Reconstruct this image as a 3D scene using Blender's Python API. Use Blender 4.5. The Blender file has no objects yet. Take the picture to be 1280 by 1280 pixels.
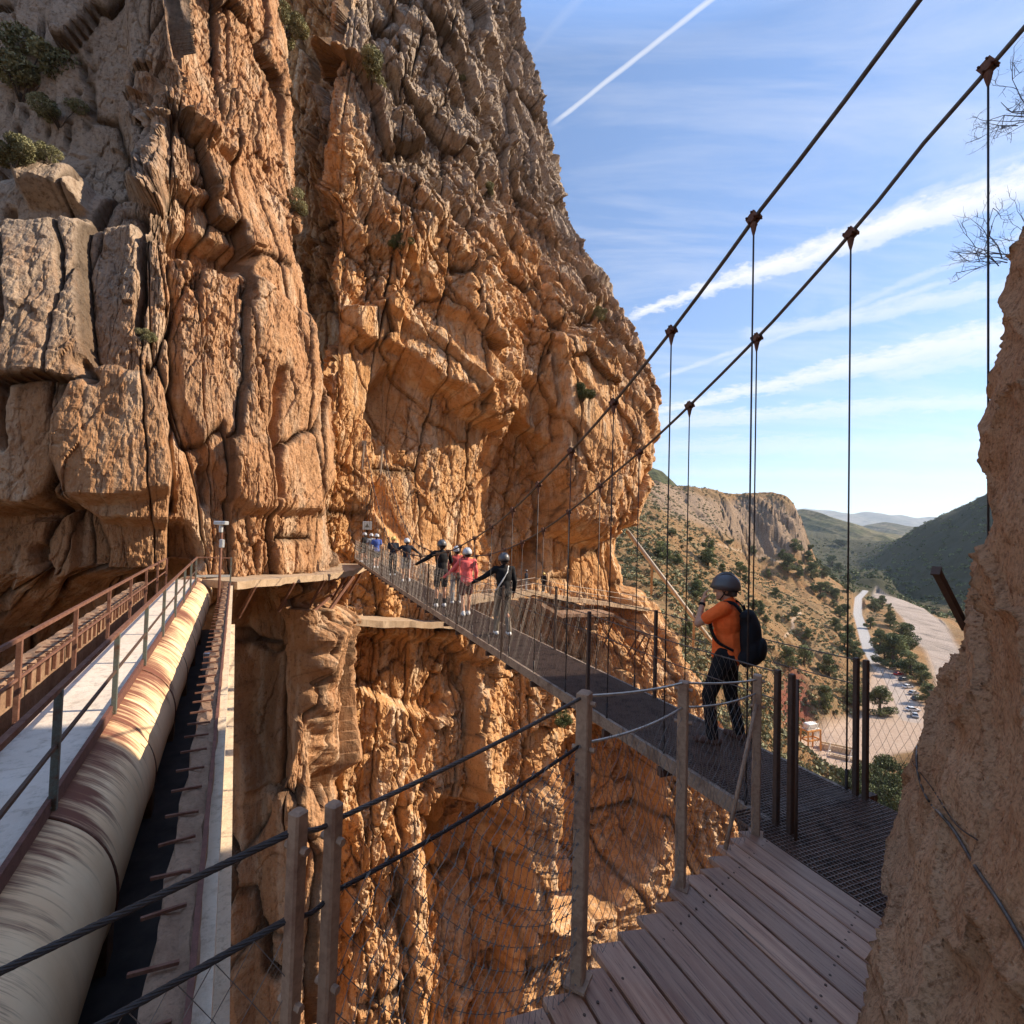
import bpy, bmesh, math, random
import numpy as np
from mathutils import Vector, Matrix, Euler
R = math.radians
random.seed(7)
rng = np.random.default_rng(11)
scene = bpy.context.scene
COL = scene.collection

# ------------------------------------------------------------------ camera
EYE = Vector((0.0, 0.0, 2.3))
F = 650.0                      # focal length in units of 1/1280 of the frame
PITCH, ROLL = R(1.76), R(1.6)
CAM_M = (Matrix.Rotation(math.pi/2 + PITCH, 3, 'X') @ Matrix.Rotation(ROLL, 3, 'Z'))
cam_d = bpy.data.cameras.new('camera')
cam = bpy.data.objects.new('camera', cam_d); COL.objects.link(cam)
cam_d.sensor_width = 36.0
cam_d.lens = 36.0*F/1280.0
cam_d.clip_start, cam_d.clip_end = 0.05, 60000.0
cam.matrix_world = Matrix.Translation(EYE) @ CAM_M.to_4x4()
scene.camera = cam
CM = np.array(CAM_M)

def ray(px, py):
    v = CAM_M @ Vector(((px-640)/F, (640-py)/F, -1.0))
    return v
def at_y(px, py, d):           # point of the line of sight at distance d ahead
    v = ray(px, py); return EYE + v*(d/v.y)
def at_z(px, py, z):           # point of the line of sight on the level z
    v = ray(px, py); return EYE + v*((z-EYE.z)/v.z)
def proj(P):                   # world points (n,3) -> pixel columns, rows
    q = (np.asarray(P, float) - np.array(EYE)) @ CM
    w = np.maximum(-q[:, 2], 1e-3)
    return 640+F*q[:, 0]/w, 640-F*q[:, 1]/w

# ------------------------------------------------------------------ noise
def _h(ix, iy, iz, seed):
    h = (ix.astype(np.int64)*374761393 + iy.astype(np.int64)*668265263 + iz*2147483647 + seed*974711) & 0xffffffff
    h = ((h ^ (h >> 13))*1274126177) & 0xffffffff
    h = ((h ^ (h >> 16))*2246822519) & 0xffffffff
    return (h ^ (h >> 15)) & 0xffffffff
def h01(ix, iy, iz=0, seed=0):
    return _h(ix, iy, iz, seed).astype(np.float64)/4294967295.0
def vnoise(x, y, seed=0):      # gradient noise, about -1..1
    xi, yi = np.floor(x), np.floor(y)
    fx, fy = x-xi, y-yi
    u, v = fx*fx*fx*(fx*(fx*6-15)+10), fy*fy*fy*(fy*(fy*6-15)+10)
    def g(dx, dy):
        a = h01(xi+dx, yi+dy, 0, seed)*6.2831853
        return np.cos(a)*(fx-dx) + np.sin(a)*(fy-dy)
    a = g(0, 0); b = g(1, 0); c = g(0, 1); d = g(1, 1)
    return 1.5*((a+(b-a)*u) + ((c+(d-c)*u)-(a+(b-a)*u))*v)
def fbm(x, y, oct=4, seed=0, gain=.5, lac=2.03):
    s = 0; a = 1.0; t = 0
    for i in range(oct):
        s = s + a*vnoise(x, y, seed+i*17); t += a
        a *= gain; x = x*lac+3.7; y = y*lac-1.9
    return s/t
def ridged(x, y, oct=4, seed=0):
    s = 0; a = 1.0; t = 0
    for i in range(oct):
        s = s + a*(1-np.abs(vnoise(x, y, seed+i*13))*1.6); t += a
        a *= .5; x = x*2.07+1.3; y = y*2.07+5.1
    return s/t
def voro(x, y, seed=0, jit=.85, box=0.0):   # F1, F2, random value of the cell, offset to its centre
    xi, yi = np.floor(x), np.floor(y)
    f1 = np.full(x.shape, 9.0); f2 = np.full(x.shape, 9.0)
    r1 = np.zeros(x.shape); r2 = np.zeros(x.shape); r3 = np.zeros(x.shape); ox = np.zeros(x.shape); oy = np.zeros(x.shape)
    for dx in (-1, 0, 1):
        for dy in (-1, 0, 1):
            cx, cy = xi+dx, yi+dy
            px = cx+.5+(h01(cx, cy, 1, seed)-.5)*jit - x
            py = cy+.5+(h01(cx, cy, 2, seed)-.5)*jit - y
            d = np.sqrt(px*px+py*py)*(1-box)+np.maximum(np.abs(px), np.abs(py))*box
            nearer = d < f1
            f2 = np.where(nearer, f1, np.minimum(f2, d))
            f1 = np.where(nearer, d, f1)
            r1 = np.where(nearer, h01(cx, cy, 3, seed), r1)
            r2 = np.where(nearer, h01(cx, cy, 4, seed), r2)
            r3 = np.where(nearer, h01(cx, cy, 5, seed), r3)
            ox = np.where(nearer, -px, ox); oy = np.where(nearer, -py, oy)
    return f1, f2, r1, r2, r3, ox, oy
def sstep(a, b, x):
    t = np.clip((x-a)/(b-a), 0, 1); return t*t*(3-2*t)

# ------------------------------------------------------------------ object helpers
def tag(o, label=None, cat=None, group=None, kind=None):
    if label: o['label'] = label
    if cat: o['category'] = cat
    if group: o['group'] = group
    if kind: o['kind'] = kind
    return o
def empty(name, loc=(0, 0, 0), rz=0.0, label=None, cat=None, group=None):
    o = bpy.data.objects.new(name, None); COL.objects.link(o)
    o.location = loc; o.rotation_euler = (0, 0, rz); o.empty_display_size = .2
    return tag(o, label, cat, group)
def mesh_np(name, V, Fq, mat, parent=None, smooth=True, attrs=None):
    """V (n,3); Fq (m,3) or (m,4) or list of polys."""
    me = bpy.data.meshes.new(name)
    V = np.asarray(V, np.float32)
    if isinstance(Fq, np.ndarray):
        m, k = Fq.shape
        me.vertices.add(len(V)); me.vertices.foreach_set('co', V.ravel())
        me.loops.add(m*k); me.loops.foreach_set('vertex_index', Fq.astype(np.int32).ravel())
        me.polygons.add(m)
        me.polygons.foreach_set('loop_start', np.arange(0, m*k, k, dtype=np.int32))
        me.polygons.foreach_set('loop_total', np.full(m, k, np.int32))
        me.update(calc_edges=True)
    else:
        me.from_pydata([tuple(map(float, v)) for v in V], [], [tuple(f) for f in Fq]); me.update()
    me.polygons.foreach_set('use_smooth', np.full(len(me.polygons), bool(smooth)))
    for an, av in (attrs or {}).items():
        a = me.attributes.new(an, 'FLOAT', 'POINT'); a.data.foreach_set('value', np.asarray(av, np.float32).ravel())
    if mat: me.materials.append(mat)
    o = bpy.data.objects.new(name, me); COL.objects.link(o)
    if parent: o.parent = parent
    return o
def grid_faces(nu, nv, wrap_u=False):
    i, j = np.meshgrid(np.arange(nu if wrap_u else nu-1), np.arange(nv-1), indexing='ij')
    a = i*nv+j; b = ((i+1) % nu)*nv+j
    return np.stack([a, b, b+1, a+1], -1).reshape(-1, 4)
def copy_tree(o, parent=None):
    c = o.copy(); COL.objects.link(c)
    if parent: c.parent = parent
    for ch in list(o.children): copy_tree(ch, c)
    return c

class MB:
    """collects shapes into one mesh (world or local coordinates)"""
    def __init__(s): s.V = []; s.F = []; s.n = 0
    def add(s, V, Fs):
        s.V.extend([tuple(v) for v in V]); s.F.extend([tuple(i+s.n for i in f) for f in Fs]); s.n += len(V)
    def box(s, c, size, M=None):
        x, y, z = size[0]/2, size[1]/2, size[2]/2
        P = [Vector((a*x, b*y, d*z)) for a in (-1, 1) for b in (-1, 1) for d in (-1, 1)]
        if M is not None: P = [M @ p for p in P]
        P = [p+Vector(c) for p in P]
        s.add(P, [(0, 1, 3, 2), (4, 6, 7, 5), (0, 4, 5, 1), (2, 3, 7, 6), (0, 2, 6, 4), (1, 5, 7, 3)])
    def bevbox(s, c, size, b, M=None):     # box with chamfered edges
        hx, hy, hz = size[0]/2, size[1]/2, size[2]/2
        P = []
        for z, k in ((-hz, 1), (-hz+b, 0), (hz-b, 0), (hz, 1)):
            x0, y0 = hx-(b if k else 0), hy-(b if k else 0)
            P += [Vector(q) for q in ((-x0+b, -y0, z), (x0-b, -y0, z), (x0, -y0+b, z), (x0, y0-b, z), (x0-b, y0, z), (-x0+b, y0, z), (-x0, y0-b, z), (-x0, -y0+b, z))]
        if M is not None: P = [M @ p for p in P]
        P = [p+Vector(c) for p in P]
        Fs = [tuple(range(7, -1, -1)), tuple(range(24, 32))]
        for r in range(3):
            for k in range(8):
                a, d = r*8+k, r*8+(k+1) % 8
                Fs.append((a, d, d+8, a+8))
        s.add(P, Fs)
    def bar(s, a, b, w, h, up=(0, 0, 1)):  # rectangular bar from a to b; w across, h along up
        a, b = Vector(a), Vector(b); d = (b-a); L = d.length
        if L < 1e-6: return
        d /= L; u = Vector(up)
        sd = d.cross(u)
        if sd.length < 1e-4: sd = d.cross(Vector((1, 0, 0)))
        sd.normalize(); u = sd.cross(d).normalized()
        P = [p+sd*(i*w/2)+u*(j*h/2) for p in (a, b) for i, j in ((-1, -1), (1, -1), (1, 1), (-1, 1))]
        s.add(P, [(3, 2, 1, 0), (4, 5, 6, 7)]+[(k, (k+1) % 4, (k+1) % 4+4, k+4) for k in range(4)])
    def tube(s, pts, r, n=8, cap=True):
        pts = [Vector(p) for p in pts]; m = len(pts)
        rr = r if isinstance(r, (list, tuple)) else [r]*m
        u = None; V = []; Fs = []
        for i, p in enumerate(pts):
            t = (pts[min(i+1, m-1)]-pts[max(i-1, 0)])
            if t.length < 1e-9: t = Vector((0, 0, 1))
            t.normalize()
            if u is None:
                u = t.cross(Vector((0, 0, 1)))
                if u.length < 1e-3: u = t.cross(Vector((1, 0, 0)))
            u = (u-t*u.dot(t))
            if u.length < 1e-6: u = t.orthogonal()
            u.normalize(); w = t.cross(u)
            for k in range(n):
                a = 2*math.pi*k/n
                V.append(p+(u*math.cos(a)+w*math.sin(a))*rr[i])
        for i in range(m-1):
            for k in range(n):
                a, b = i*n+k, i*n+(k+1) % n
                Fs.append((a, b, b+n, a+n))
        if cap:
            Fs.append(tuple(range(n-1, -1, -1))); Fs.append(tuple((m-1)*n+k for k in range(n)))
        s.add(V, Fs)
    def ball(s, c, r, n=8, m=6):
        r = Vector((r, r, r)) if not hasattr(r, '__len__') else Vector(r)
        V = []; Fs = []
        for i in range(m+1):
            th = math.pi*i/m
            for k in range(n):
                a = 2*math.pi*k/n
                V.append(Vector(c)+Vector((r.x*math.sin(th)*math.cos(a), r.y*math.sin(th)*math.sin(a), r.z*math.cos(th))))
        for i in range(m):
            for k in range(n):
                a, b = i*n+k, i*n+(k+1) % n
                Fs.append((a, a+n, b+n, b))
        s.add(V, Fs)
    def build(s, name, mat, parent=None, smooth=False, auto=None):
        o = mesh_np(name, np.array([tuple(v) for v in s.V], np.float32).reshape(-1, 3), s.F, mat, parent, smooth)
        return o
def finish_normals(o):
    bm = bmesh.new(); bm.from_mesh(o.data); bmesh.ops.remove_doubles(bm, verts=bm.verts, dist=1e-6)
    bmesh.ops.recalc_face_normals(bm, faces=bm.faces); bm.to_mesh(o.data); bm.free()

# ------------------------------------------------------------------ materials
class NT:
    def __init__(s, name):
        s.m = bpy.data.materials.new(name); s.m.use_nodes = True
        s.t = s.m.node_tree; s.t.nodes.clear()
        s.out = s.n('ShaderNodeOutputMaterial'); s.b = s.n('ShaderNodeBsdfPrincipled')
        s.l(s.b.outputs[0], s.out.inputs[0])
    def n(s, k, **kw):
        nd = s.t.nodes.new(k)
        for a, v in kw.items(): setattr(nd, a, v)
        return nd
    def l(s, a, b): s.t.links.new(a, b)
    def sock(s, v, inp):
        if hasattr(v, 'is_output'): s.l(v, inp)
        else: inp.default_value = v
    def coord(s, scale=(1, 1, 1), kind='Object', rot=(0, 0, 0)):
        c = s.n('ShaderNodeTexCoord'); m = s.n('ShaderNodeMapping')
        m.inputs['Scale'].default_value = scale; m.inputs['Rotation'].default_value = rot
        s.l(c.outputs[kind], m.inputs[0]); return m.outputs[0]
    def noise(s, vec, scale, detail=4, rough=.55, dist=0.0):
        n = s.n('ShaderNodeTexNoise'); s.l(vec, n.inputs['Vector'])
        n.inputs['Scale'].default_value = scale; n.inputs['Detail'].default_value = detail
        n.inputs['Roughness'].default_value = rough; n.inputs['Distortion'].default_value = dist
        return n.outputs['Fac']
    def voronoi(s, vec, scale, feature='F1', out='Distance'):
        n = s.n('ShaderNodeTexVoronoi'); n.feature = feature; s.l(vec, n.inputs['Vector']); n.inputs['Scale'].default_value = scale
        return n.outputs[out]
    def ramp(s, fac, stops, interp='LINEAR'):
        r = s.n('ShaderNodeValToRGB'); r.color_ramp.interpolation = interp
        e = r.color_ramp.elements
        while len(e) < len(stops): e.new(.5)
        for k, (p, c) in enumerate(stops):
            e[k].position = p
            e[k].color = (c, c, c, 1) if not hasattr(c, '__len__') else (*c, 1)[:4]
        s.l(fac, r.inputs[0]); return r.outputs[0]
    def mix(s, fac, a, b, mode='MIX'):
        m = s.n('ShaderNodeMix'); m.data_type = 'RGBA'; m.blend_type = mode
        s.sock(fac, m.inputs[0])
        for v, i in ((a, 6), (b, 7)):
            if hasattr(v, 'is_output'): s.l(v, m.inputs[i])
            else: m.inputs[i].default_value = (*v, 1)[:4]
        return m.outputs[2]
    def math(s, op, a, b=0.0, clamp=False):
        m = s.n('ShaderNodeMath'); m.operation = op; m.use_clamp = clamp
        s.sock(a, m.inputs[0]); s.sock(b, m.inputs[1]); return m.outputs[0]
    def attr(s, name):
        a = s.n('ShaderNodeAttribute'); a.attribute_name = name; return a.outputs['Fac']
    def bump(s, h, strength=.5, dist=.05, normal=None):
        b = s.n('ShaderNodeBump'); b.inputs['Strength'].default_value = strength; b.inputs['Distance'].default_value = dist
        s.l(h, b.inputs['Height'])
        if normal: s.l(normal, b.inputs['Normal'])
        return b.outputs[0]
    def set(s, color=None, rough=.8, metal=0.0, normal=None, spec=None):
        if color is not None:
            if hasattr(color, 'is_output'): s.l(color, s.b.inputs['Base Color'])
            else: s.b.inputs['Base Color'].default_value = (*color, 1)[:4]
        s.sock(rough, s.b.inputs['Roughness']); s.sock(metal, s.b.inputs['Metallic'])
        if normal: s.l(normal, s.b.inputs['Normal'])
        if spec is not None: s.b.inputs['Specular IOR Level'].default_value = spec
        return s.m
def plain(name, color, rough=.7, metal=0.0, var=.25, scale=12.0, bump=.15, dist=.004, spec=None):
    t = NT(name); v = t.coord()
    n = t.noise(v, scale, 5, .6)
    dark = tuple(c*(1-var) for c in color); lite = tuple(min(1, c*(1+var)) for c in color)
    c = t.ramp(n, [(.3, dark), (.7, lite)])
    n2 = t.noise(v, scale*7, 3, .6)
    return t.set(c, rough, metal, t.bump(n2, bump, dist), spec)
# ------------------------------------------------------------------ cliffs
def catmull(P, u):             # P (k,...) control values, u in [0, k-1]
    k = len(P); i = np.clip(np.floor(u).astype(int), 0, k-2); f = u-i
    f = f.reshape(f.shape+(1,)*(P.ndim-1))
    p0, p1, p2, p3 = P[np.maximum(i-1, 0)], P[i], P[i+1], P[np.minimum(i+2, k-1)]
    return .5*((2*p1)+(p2-p0)*f+(2*p0-5*p1+4*p2-p3)*f*f+(3*p1-p0-3*p2+p3)*f*f*f)
def sdf_poly(px, py, poly):    # >0 inside
    P = np.array(poly, float); n = len(P)
    d = np.full(px.shape, 1e9); inside = np.zeros(px.shape, bool)
    for i in range(n):
        a, b = P[i], P[(i+1) % n]
        ex, ey = b-a; wx, wy = px-a[0], py-a[1]
        t = np.clip((wx*ex+wy*ey)/(ex*ex+ey*ey), 0, 1)
        d = np.minimum(d, (wx-ex*t)**2+(wy-ey*t)**2)
        c = ((a[1] > py) != (b[1] > py)) & (px < (b[0]-a[0])*(py-a[1])/(b[1]-a[1]+1e-12)+a[0])
        inside ^= c
    d = np.sqrt(d); return np.where(inside, d, -d)
def dist_line(px, py, line):
    P = np.array(line, float); d = np.full(px.shape, 1e9)
    for a, b in zip(P[:-1], P[1:]):
        ex, ey = b-a; wx, wy = px-a[0], py-a[1]
        t = np.clip((wx*ex+wy*ey)/(ex*ex+ey*ey), 0, 1)
        d = np.minimum(d, (wx-ex*t)**2+(wy-ey*t)**2)
    return np.sqrt(d)

def blocks(t, z, e1, size, seed, off, tilt, crack, warp=.12, box=.95):
    """jointed rock: cells with their own offset and tilt, cracks between them"""
    a = t*e1[0]+z*e1[1]; b = -t*e1[1]+z*e1[0]
    x, y = a/size[0], b/size[1]
    wx = warp*fbm(x*.9, y*.9, 3, seed+5); wy = warp*fbm(x*.9+40, y*.9, 3, seed+6)
    f1, f2, r1, r2, r3, ox, oy = voro(x+wx, y+wy, seed, .9, box)
    d = (r1-.5)*2*off + tilt*((r2-.5)*2*ox*size[0]+(r3-.5)*2*oy*size[1])
    e = f2-f1
    return d - crack*np.exp(-np.abs(e)/.028), e
def joints(t, z, gap, seed, depth, width):
    """tall upright cracks at uneven spacing"""
    x = (t+.35*fbm(t/4, z/7, 3, seed)+.10*fbm(t, z/1.5, 3, seed+1))/gap
    f1, f2, r1, r2, r3, ox, oy = voro(x, z/(gap*7), seed+2, .9, 1.0)
    e = (f2-f1)*gap
    return -depth*(.3+.7*r1)*np.exp(-e/(width*.65))+(r2-.5)*.35*depth, e

def cliff(name, ctrl, levels, nu, nv, tmin, tmax, dist, recipe, mat, label):
    """ctrl(level) -> (k,2) plan points.  A lofted, displaced wall."""
    k = ctrl.shape[1]
    uu = np.linspace(0, k-1, 1500)
    b0 = catmull(ctrl[dist[0]], uu)
    seg = np.linalg.norm(np.diff(b0, axis=0), axis=1)
    mid = .5*(b0[1:]+b0[:-1]); rad = np.linalg.norm(mid, axis=1)
    th = np.abs(np.diff(np.arctan2(b0[:, 0], b0[:, 1])))
    wgt = th + .30*seg/rad
    vis = (np.abs(mid[:, 0]/np.maximum(mid[:, 1], .1)) < 1.08) & (mid[:, 1] > 0)
    wgt = wgt*np.where(vis, 1, .15)
    cw = np.concatenate([[0], np.cumsum(wgt)]); cl = np.concatenate([[0], np.cumsum(seg)])
    us = np.interp(np.linspace(0, cw[-1], nu), cw, uu)
    T = np.interp(us, uu, cl)
    base = catmull(ctrl[dist[0]], us)
    Dr = np.interp(us, uu, np.convolve(np.pad(np.linalg.norm(b0, axis=1), 60, 'edge'), np.ones(121)/121, 'valid'))
    Dr = np.minimum(Dr, dist[1])
    tv = np.linspace(tmin, tmax, nv)
    Z = EYE.z + Dr[:, None]*tv[None, :]                      # (nu,nv)
    L = np.stack([catmull(ctrl[l], us) for l in range(len(levels))])   # (nl,nu,2)
    lv = np.array(levels, float)
    zi = np.clip(Z, lv[0], lv[-1])
    idx = np.clip(np.searchsorted(lv, zi, 'right')-1, 0, len(lv)-2)
    f = (zi-lv[idx])/(lv[idx+1]-lv[idx])
    uf = np.interp(zi, lv, np.arange(len(lv), dtype=float))
    I = np.arange(nu)[:, None]
    i0 = np.maximum(idx-1, 0); i3 = np.minimum(idx+2, len(lv)-1)
    p0, p1, p2, p3 = L[i0, I], L[idx, I], L[idx+1, I], L[i3, I]
    # monotone blend: linear with a little smoothing
    g = f*f*(3-2*f); g = (.6*f+.4*g)[..., None]
    XY = p1+(p2-p1)*g
    P = np.concatenate([XY, Z[..., None]], -1)
    def normals(P):
        du = np.gradient(P, axis=0); dv = np.gradient(P, axis=1)
        n = np.cross(du, dv); n /= np.linalg.norm(n, axis=-1, keepdims=True)+1e-9
        return n
    n = normals(P)
    for _ in range(2):
        kx = max(3, nu//60) | 1
        for ax in (0, 1):
            pad = [(0, 0)]*3; pad[ax] = (kx//2, kx//2)
            q = np.pad(n, pad, 'edge'); c = np.cumsum(np.concatenate([np.zeros_like(q.take([0], ax)), q], ax), ax)
            m = q.shape[ax]
            n = (np.take(c, range(kx, m+1), ax)-np.take(c, range(0, m-kx+1), ax))/kx
    n /= np.linalg.norm(n, axis=-1, keepdims=True)+1e-9
    px, py = proj(P.reshape(-1, 3)); px = px.reshape(nu, nv); py = py.reshape(nu, nv)
    TT = np.repeat(T[:, None], nv, 1)
    D, attrs = recipe(TT, Z, px, py, P)
    if isinstance(D, tuple):
        D, up = D
        Q = P + n*D[..., None]; Q[..., 2] += up
    else:
        Q = P + n*D[..., None]
    o = mesh_np(name, Q.reshape(-1, 3), grid_faces(nu, nv), mat, None, False, {a: v.ravel() for a, v in attrs.items()})
    tag(o, label, None, None, 'structure')
    return o

def rock_material(name, orange, orange2, grey, pale):
    t = NT(name)
    v = t.coord((1, 1, 1)); vs = t.coord((1, 1, .16))        # stretched: stains run down the wall
    big = t.noise(v, .11, 5, .6); mid = t.noise(v, .7, 6, .65); fin = t.noise(v, 5.0, 6, .7)
    strk = t.noise(vs, .9, 5, .65); strk2 = t.noise(vs, 2.6, 5, .7)
    g = t.attr('grey')
    c = t.mix(t.ramp(mid, [(.3, 0), (.72, 1)]), orange, orange2)
    c = t.mix(t.ramp(strk, [(.50, 0), (.64, .7)]), c, pale)
    gm = t.math('ADD', g, t.math('MULTIPLY', t.math('SUBTRACT', big, .5), 1.1))
    gm = t.math('ADD', gm, t.math('MULTIPLY', t.math('SUBTRACT', strk2, .5), .8))
    gf = t.ramp(gm, [(.30, 0), (.72, .92)])
    g2 = t.mix(t.ramp(fin, [(.3, 0), (.7, 1)]), tuple(x*.72 for x in grey), tuple(min(1, x*1.2) for x in grey))
    c = t.mix(gf, c, g2)
    c = t.mix(t.ramp(strk2, [(.57, 0), (.70, .62)]), c, tuple(x*.28 for x in orange2))       # dark water streaks
    c = t.mix(t.ramp(fin, [(.30, .65), (.47, 0)]), c, tuple(x*.30 for x in orange2))
    c = t.mix(t.ramp(t.noise(v, 9.0, 5, .75), [(.55, 0), (.72, .4)]), c, pale)
    c = t.mix(t.math('MULTIPLY', t.attr('crack'), .75), c, (.045, .03, .02))  # dark cracks; also carries the shade painted in the left cliff's recess
    h = t.math('ADD', t.math('MULTIPLY', fin, .5), t.math('MULTIPLY', t.noise(v, 14, 5, .7), .25))
    h = t.math('ADD', h, t.math('MULTIPLY', t.voronoi(t.coord((1, 1, .45)), 2.3), .35))
    h = t.math('ADD', h, t.math('MULTIPLY', t.noise(t.coord((1, 1, .25)), 3.2, 5, .65), .6))
    return t.set(c, .93, 0, t.bump(h, .8, .30), .15)
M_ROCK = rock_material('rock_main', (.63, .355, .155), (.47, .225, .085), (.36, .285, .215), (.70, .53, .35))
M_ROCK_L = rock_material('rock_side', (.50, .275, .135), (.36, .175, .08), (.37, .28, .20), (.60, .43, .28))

LEVELS = [-80, -40, -22, -10, -4, -1.6, -.5, 3, 9, 16, 24, 33, 45, 62, 85]
NL = len(LEVELS)
# ---- the wall on the left, at the end of the aqueduct
A = [(-52, 20), (-36, 20.5), (-25, 21.3), (-18.0, 22.3), (-14.3, 24.2), (-12.3, 27.5), (-11.1, 32), (-12.6, 35.0), (-19, 37)]
ctrlA = np.zeros((NL, len(A), 2))
for l, z in enumerate(LEVELS):
    for i, (x, y) in enumerate(A):
        dx = dy = 0.0
        if z > 1: dx -= .165*(z-1)*(1 if i >= 4 else .4)
        if z > 8: dy += .10*(z-8)
        if z > 14 and 1 <= i <= 3: dy += min(4.0, (z-14)*.5)
        if z < -3: dx += .03*z*0; dy += -.02*(z+3)*0
        if z < -10 and i >= 4: dx += .05*(-10-z)
        if z <= -1.6:
            q = min(1, (-1.2-z)/2.0+.25); q = max(0, q)
            tx, ty = {3: (-23, 25), 4: (-19.5, 29.8), 5: (-11.75, 28.6)}.get(i, (x, y)); dx += (tx-x)*q; dy += (ty-y)*q
        ctrlA[l, i] = (x+dx, y+dy)
def recipe_left(T, z, px, py, P):
    D = 1.5*fbm(T/11, z/20, 3, 3)
    b1, e1 = blocks(T, z, (.05, 1.0), (11, 3.4), 21, .55, .09, .40, .25)
    b2, e2 = blocks(T, z, (.15, .99), (3.4, 1.15), 31, .16, .14, .16)
    b3, e3 = blocks(T, z, (.72, -.69), (1.5, .6), 41, .09, .22, .10)
    rough = sstep(-.25, .35, fbm(T/8+5, z/9, 3, 77))          # some panels smooth, some broken
    rough = rough*(.25+.75*sstep(150, 330, px+.25*(700-py)))
    j1, f1_ = joints(T, z, 2.6, 71, .55, .09); j2, f2_ = joints(T, z, 1.1, 75, .16, .05)
    D += b1+b2*(.2+.65*rough)+b3*(.12+.6*rough)+j1+j2*(.3+.7*rough)
    D += .20*(ridged(T/1.5+.4*fbm(T, z/3, 2, 9), z/9, 3, 51)-.5)*(.4+.6*sstep(220, 330, px))
    b4 = blocks(T, z, (.3, .95), (.55, .24), 45, .045, .22, .04)[0]
    D += .11*fbm(T/1.6, z/2.2, 5, 61, .6)*(.5+.7*rough)+.06*fbm(T/.3, z/.4, 3, 62, .65)+b4*(.3+rough)-.06*np.maximum(ridged(T/.9, z/2.6, 4, 65)-.72, 0)*3
    up = .05*fbm(T/.9, z/.9, 3, 63)
    J = 7*fbm(px/40, py/40, 3, 90); X, Y = px+J, py+7*fbm(px/40+9, py/40, 3, 91)
    def poly(P_, amp, soft): return amp*sstep(-soft, soft, sdf_poly(X, Y, P_))
    def line(L_, amp, w): return -amp*np.exp(-(dist_line(X, Y, L_)/w)**2)
    D += poly([(-400, -400), (148, -400), (150, 95), (158, 150), (165, 228), (100, 236), (50, 222), (-400, 240)], -2.4, 20)
    D += poly([(-60, 292), (20, 310), (178, 284), (214, 332), (216, 620), (-60, 640)], .9, 7)
    D += poly([(-60, 635), (30, 640), (75, 622), (135, 650), (235, 655), (262, 705), (240, 735), (120, 770), (60, 850), (-60, 850)], -1.3, 6)
    D += poly([(15, 655), (75, 640), (80, 720), (60, 800), (5, 800)], .6, 4)
    D += poly([(200, 282), (245, 283), (312, 322), (292, 346), (240, 328)], -1.3, 5)
    D += poly([(165, 132), (212, 150), (205, 262), (158, 240)], 1.2, 4)
    D += poly([(216, 152), (252, 165), (282, 215), (272, 250), (206, 232)], .9, 4)
    D += poly([(152, 92), (250, 130), (300, 175), (290, 205), (205, 150), (156, 132)], .9, 5)
    D += poly([(45, 215), (85, 212), (118, 245), (112, 272), (55, 272), (40, 250)], 1.4, 7)
    D += poly([(218, 318), (300, 345), (365, 400), (410, 560), (395, 640), (300, 640), (222, 500)], .7, 7)
    D += poly([(303, 742), (400, 742), (418, 760), (395, 800), (388, 900), (352, 985), (330, 1010), (305, 1000), (280, 800)], -1.2, 5)
    D += poly([(392, 760), (436, 752), (446, 900), (430, 1000), (404, 960), (396, 880)], 1.8, 5)
    D += poly([(300, 1000), (345, 1000), (372, 1120), (366, 1300), (300, 1400)], -1.0, 6)
    D += line([(28, 285), (30, 400), (24, 480), (22, 560)], 1.6, 5)
    D += line([(178, 270), (180, 330), (178, 420)], 1.4, 4)
    D += line([(213, 330), (212, 470), (216, 640)], .9, 4)
    D += line([(330, 470), (332, 560), (335, 620)], .8, 4)
    D += line([(120, 468), (135, 484)], .9, 6)
    D += line([(255, 590), (258, 625)], .8, 7)
    D += line([(36, 690), (48, 740)], 1.2, 7)
    g = .30+.55*sstep(520, 260, py)*sstep(260, 120, px)+.25*sstep(300, 0, py)*0
    g = np.where(py > 560, g-.22, g)+.35*sstep(395, 415, px)*sstep(520, 570, py)*sstep(730, 700, py)
    crack = np.clip(np.exp(-(e1/.035)**2)*.9+np.exp(-(e2/.035)**2)*.5*rough+np.exp(-(f1_/.07)**2)*.9+np.exp(-(f2_/.04)**2)*.4, 0, 1)
    crack = np.maximum(crack, 1.0*sstep(-10, 25, sdf_poly(X, Y, [(290, 748), (372, 748), (380, 800), (372, 900), (350, 985), (325, 1010), (290, 1000)]))*(.6+.4*fbm(T/1.2, z/6, 3, 97)))  # shade of the gorge recess painted on as dark rock colour
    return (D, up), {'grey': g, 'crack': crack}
o_left = cliff('cliff', ctrlA, LEVELS, 900, 1000, -1.9, 1.35, (5, 36), recipe_left, M_ROCK_L, 'tall shaded brown cliff at the far end of the white pipe')

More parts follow.
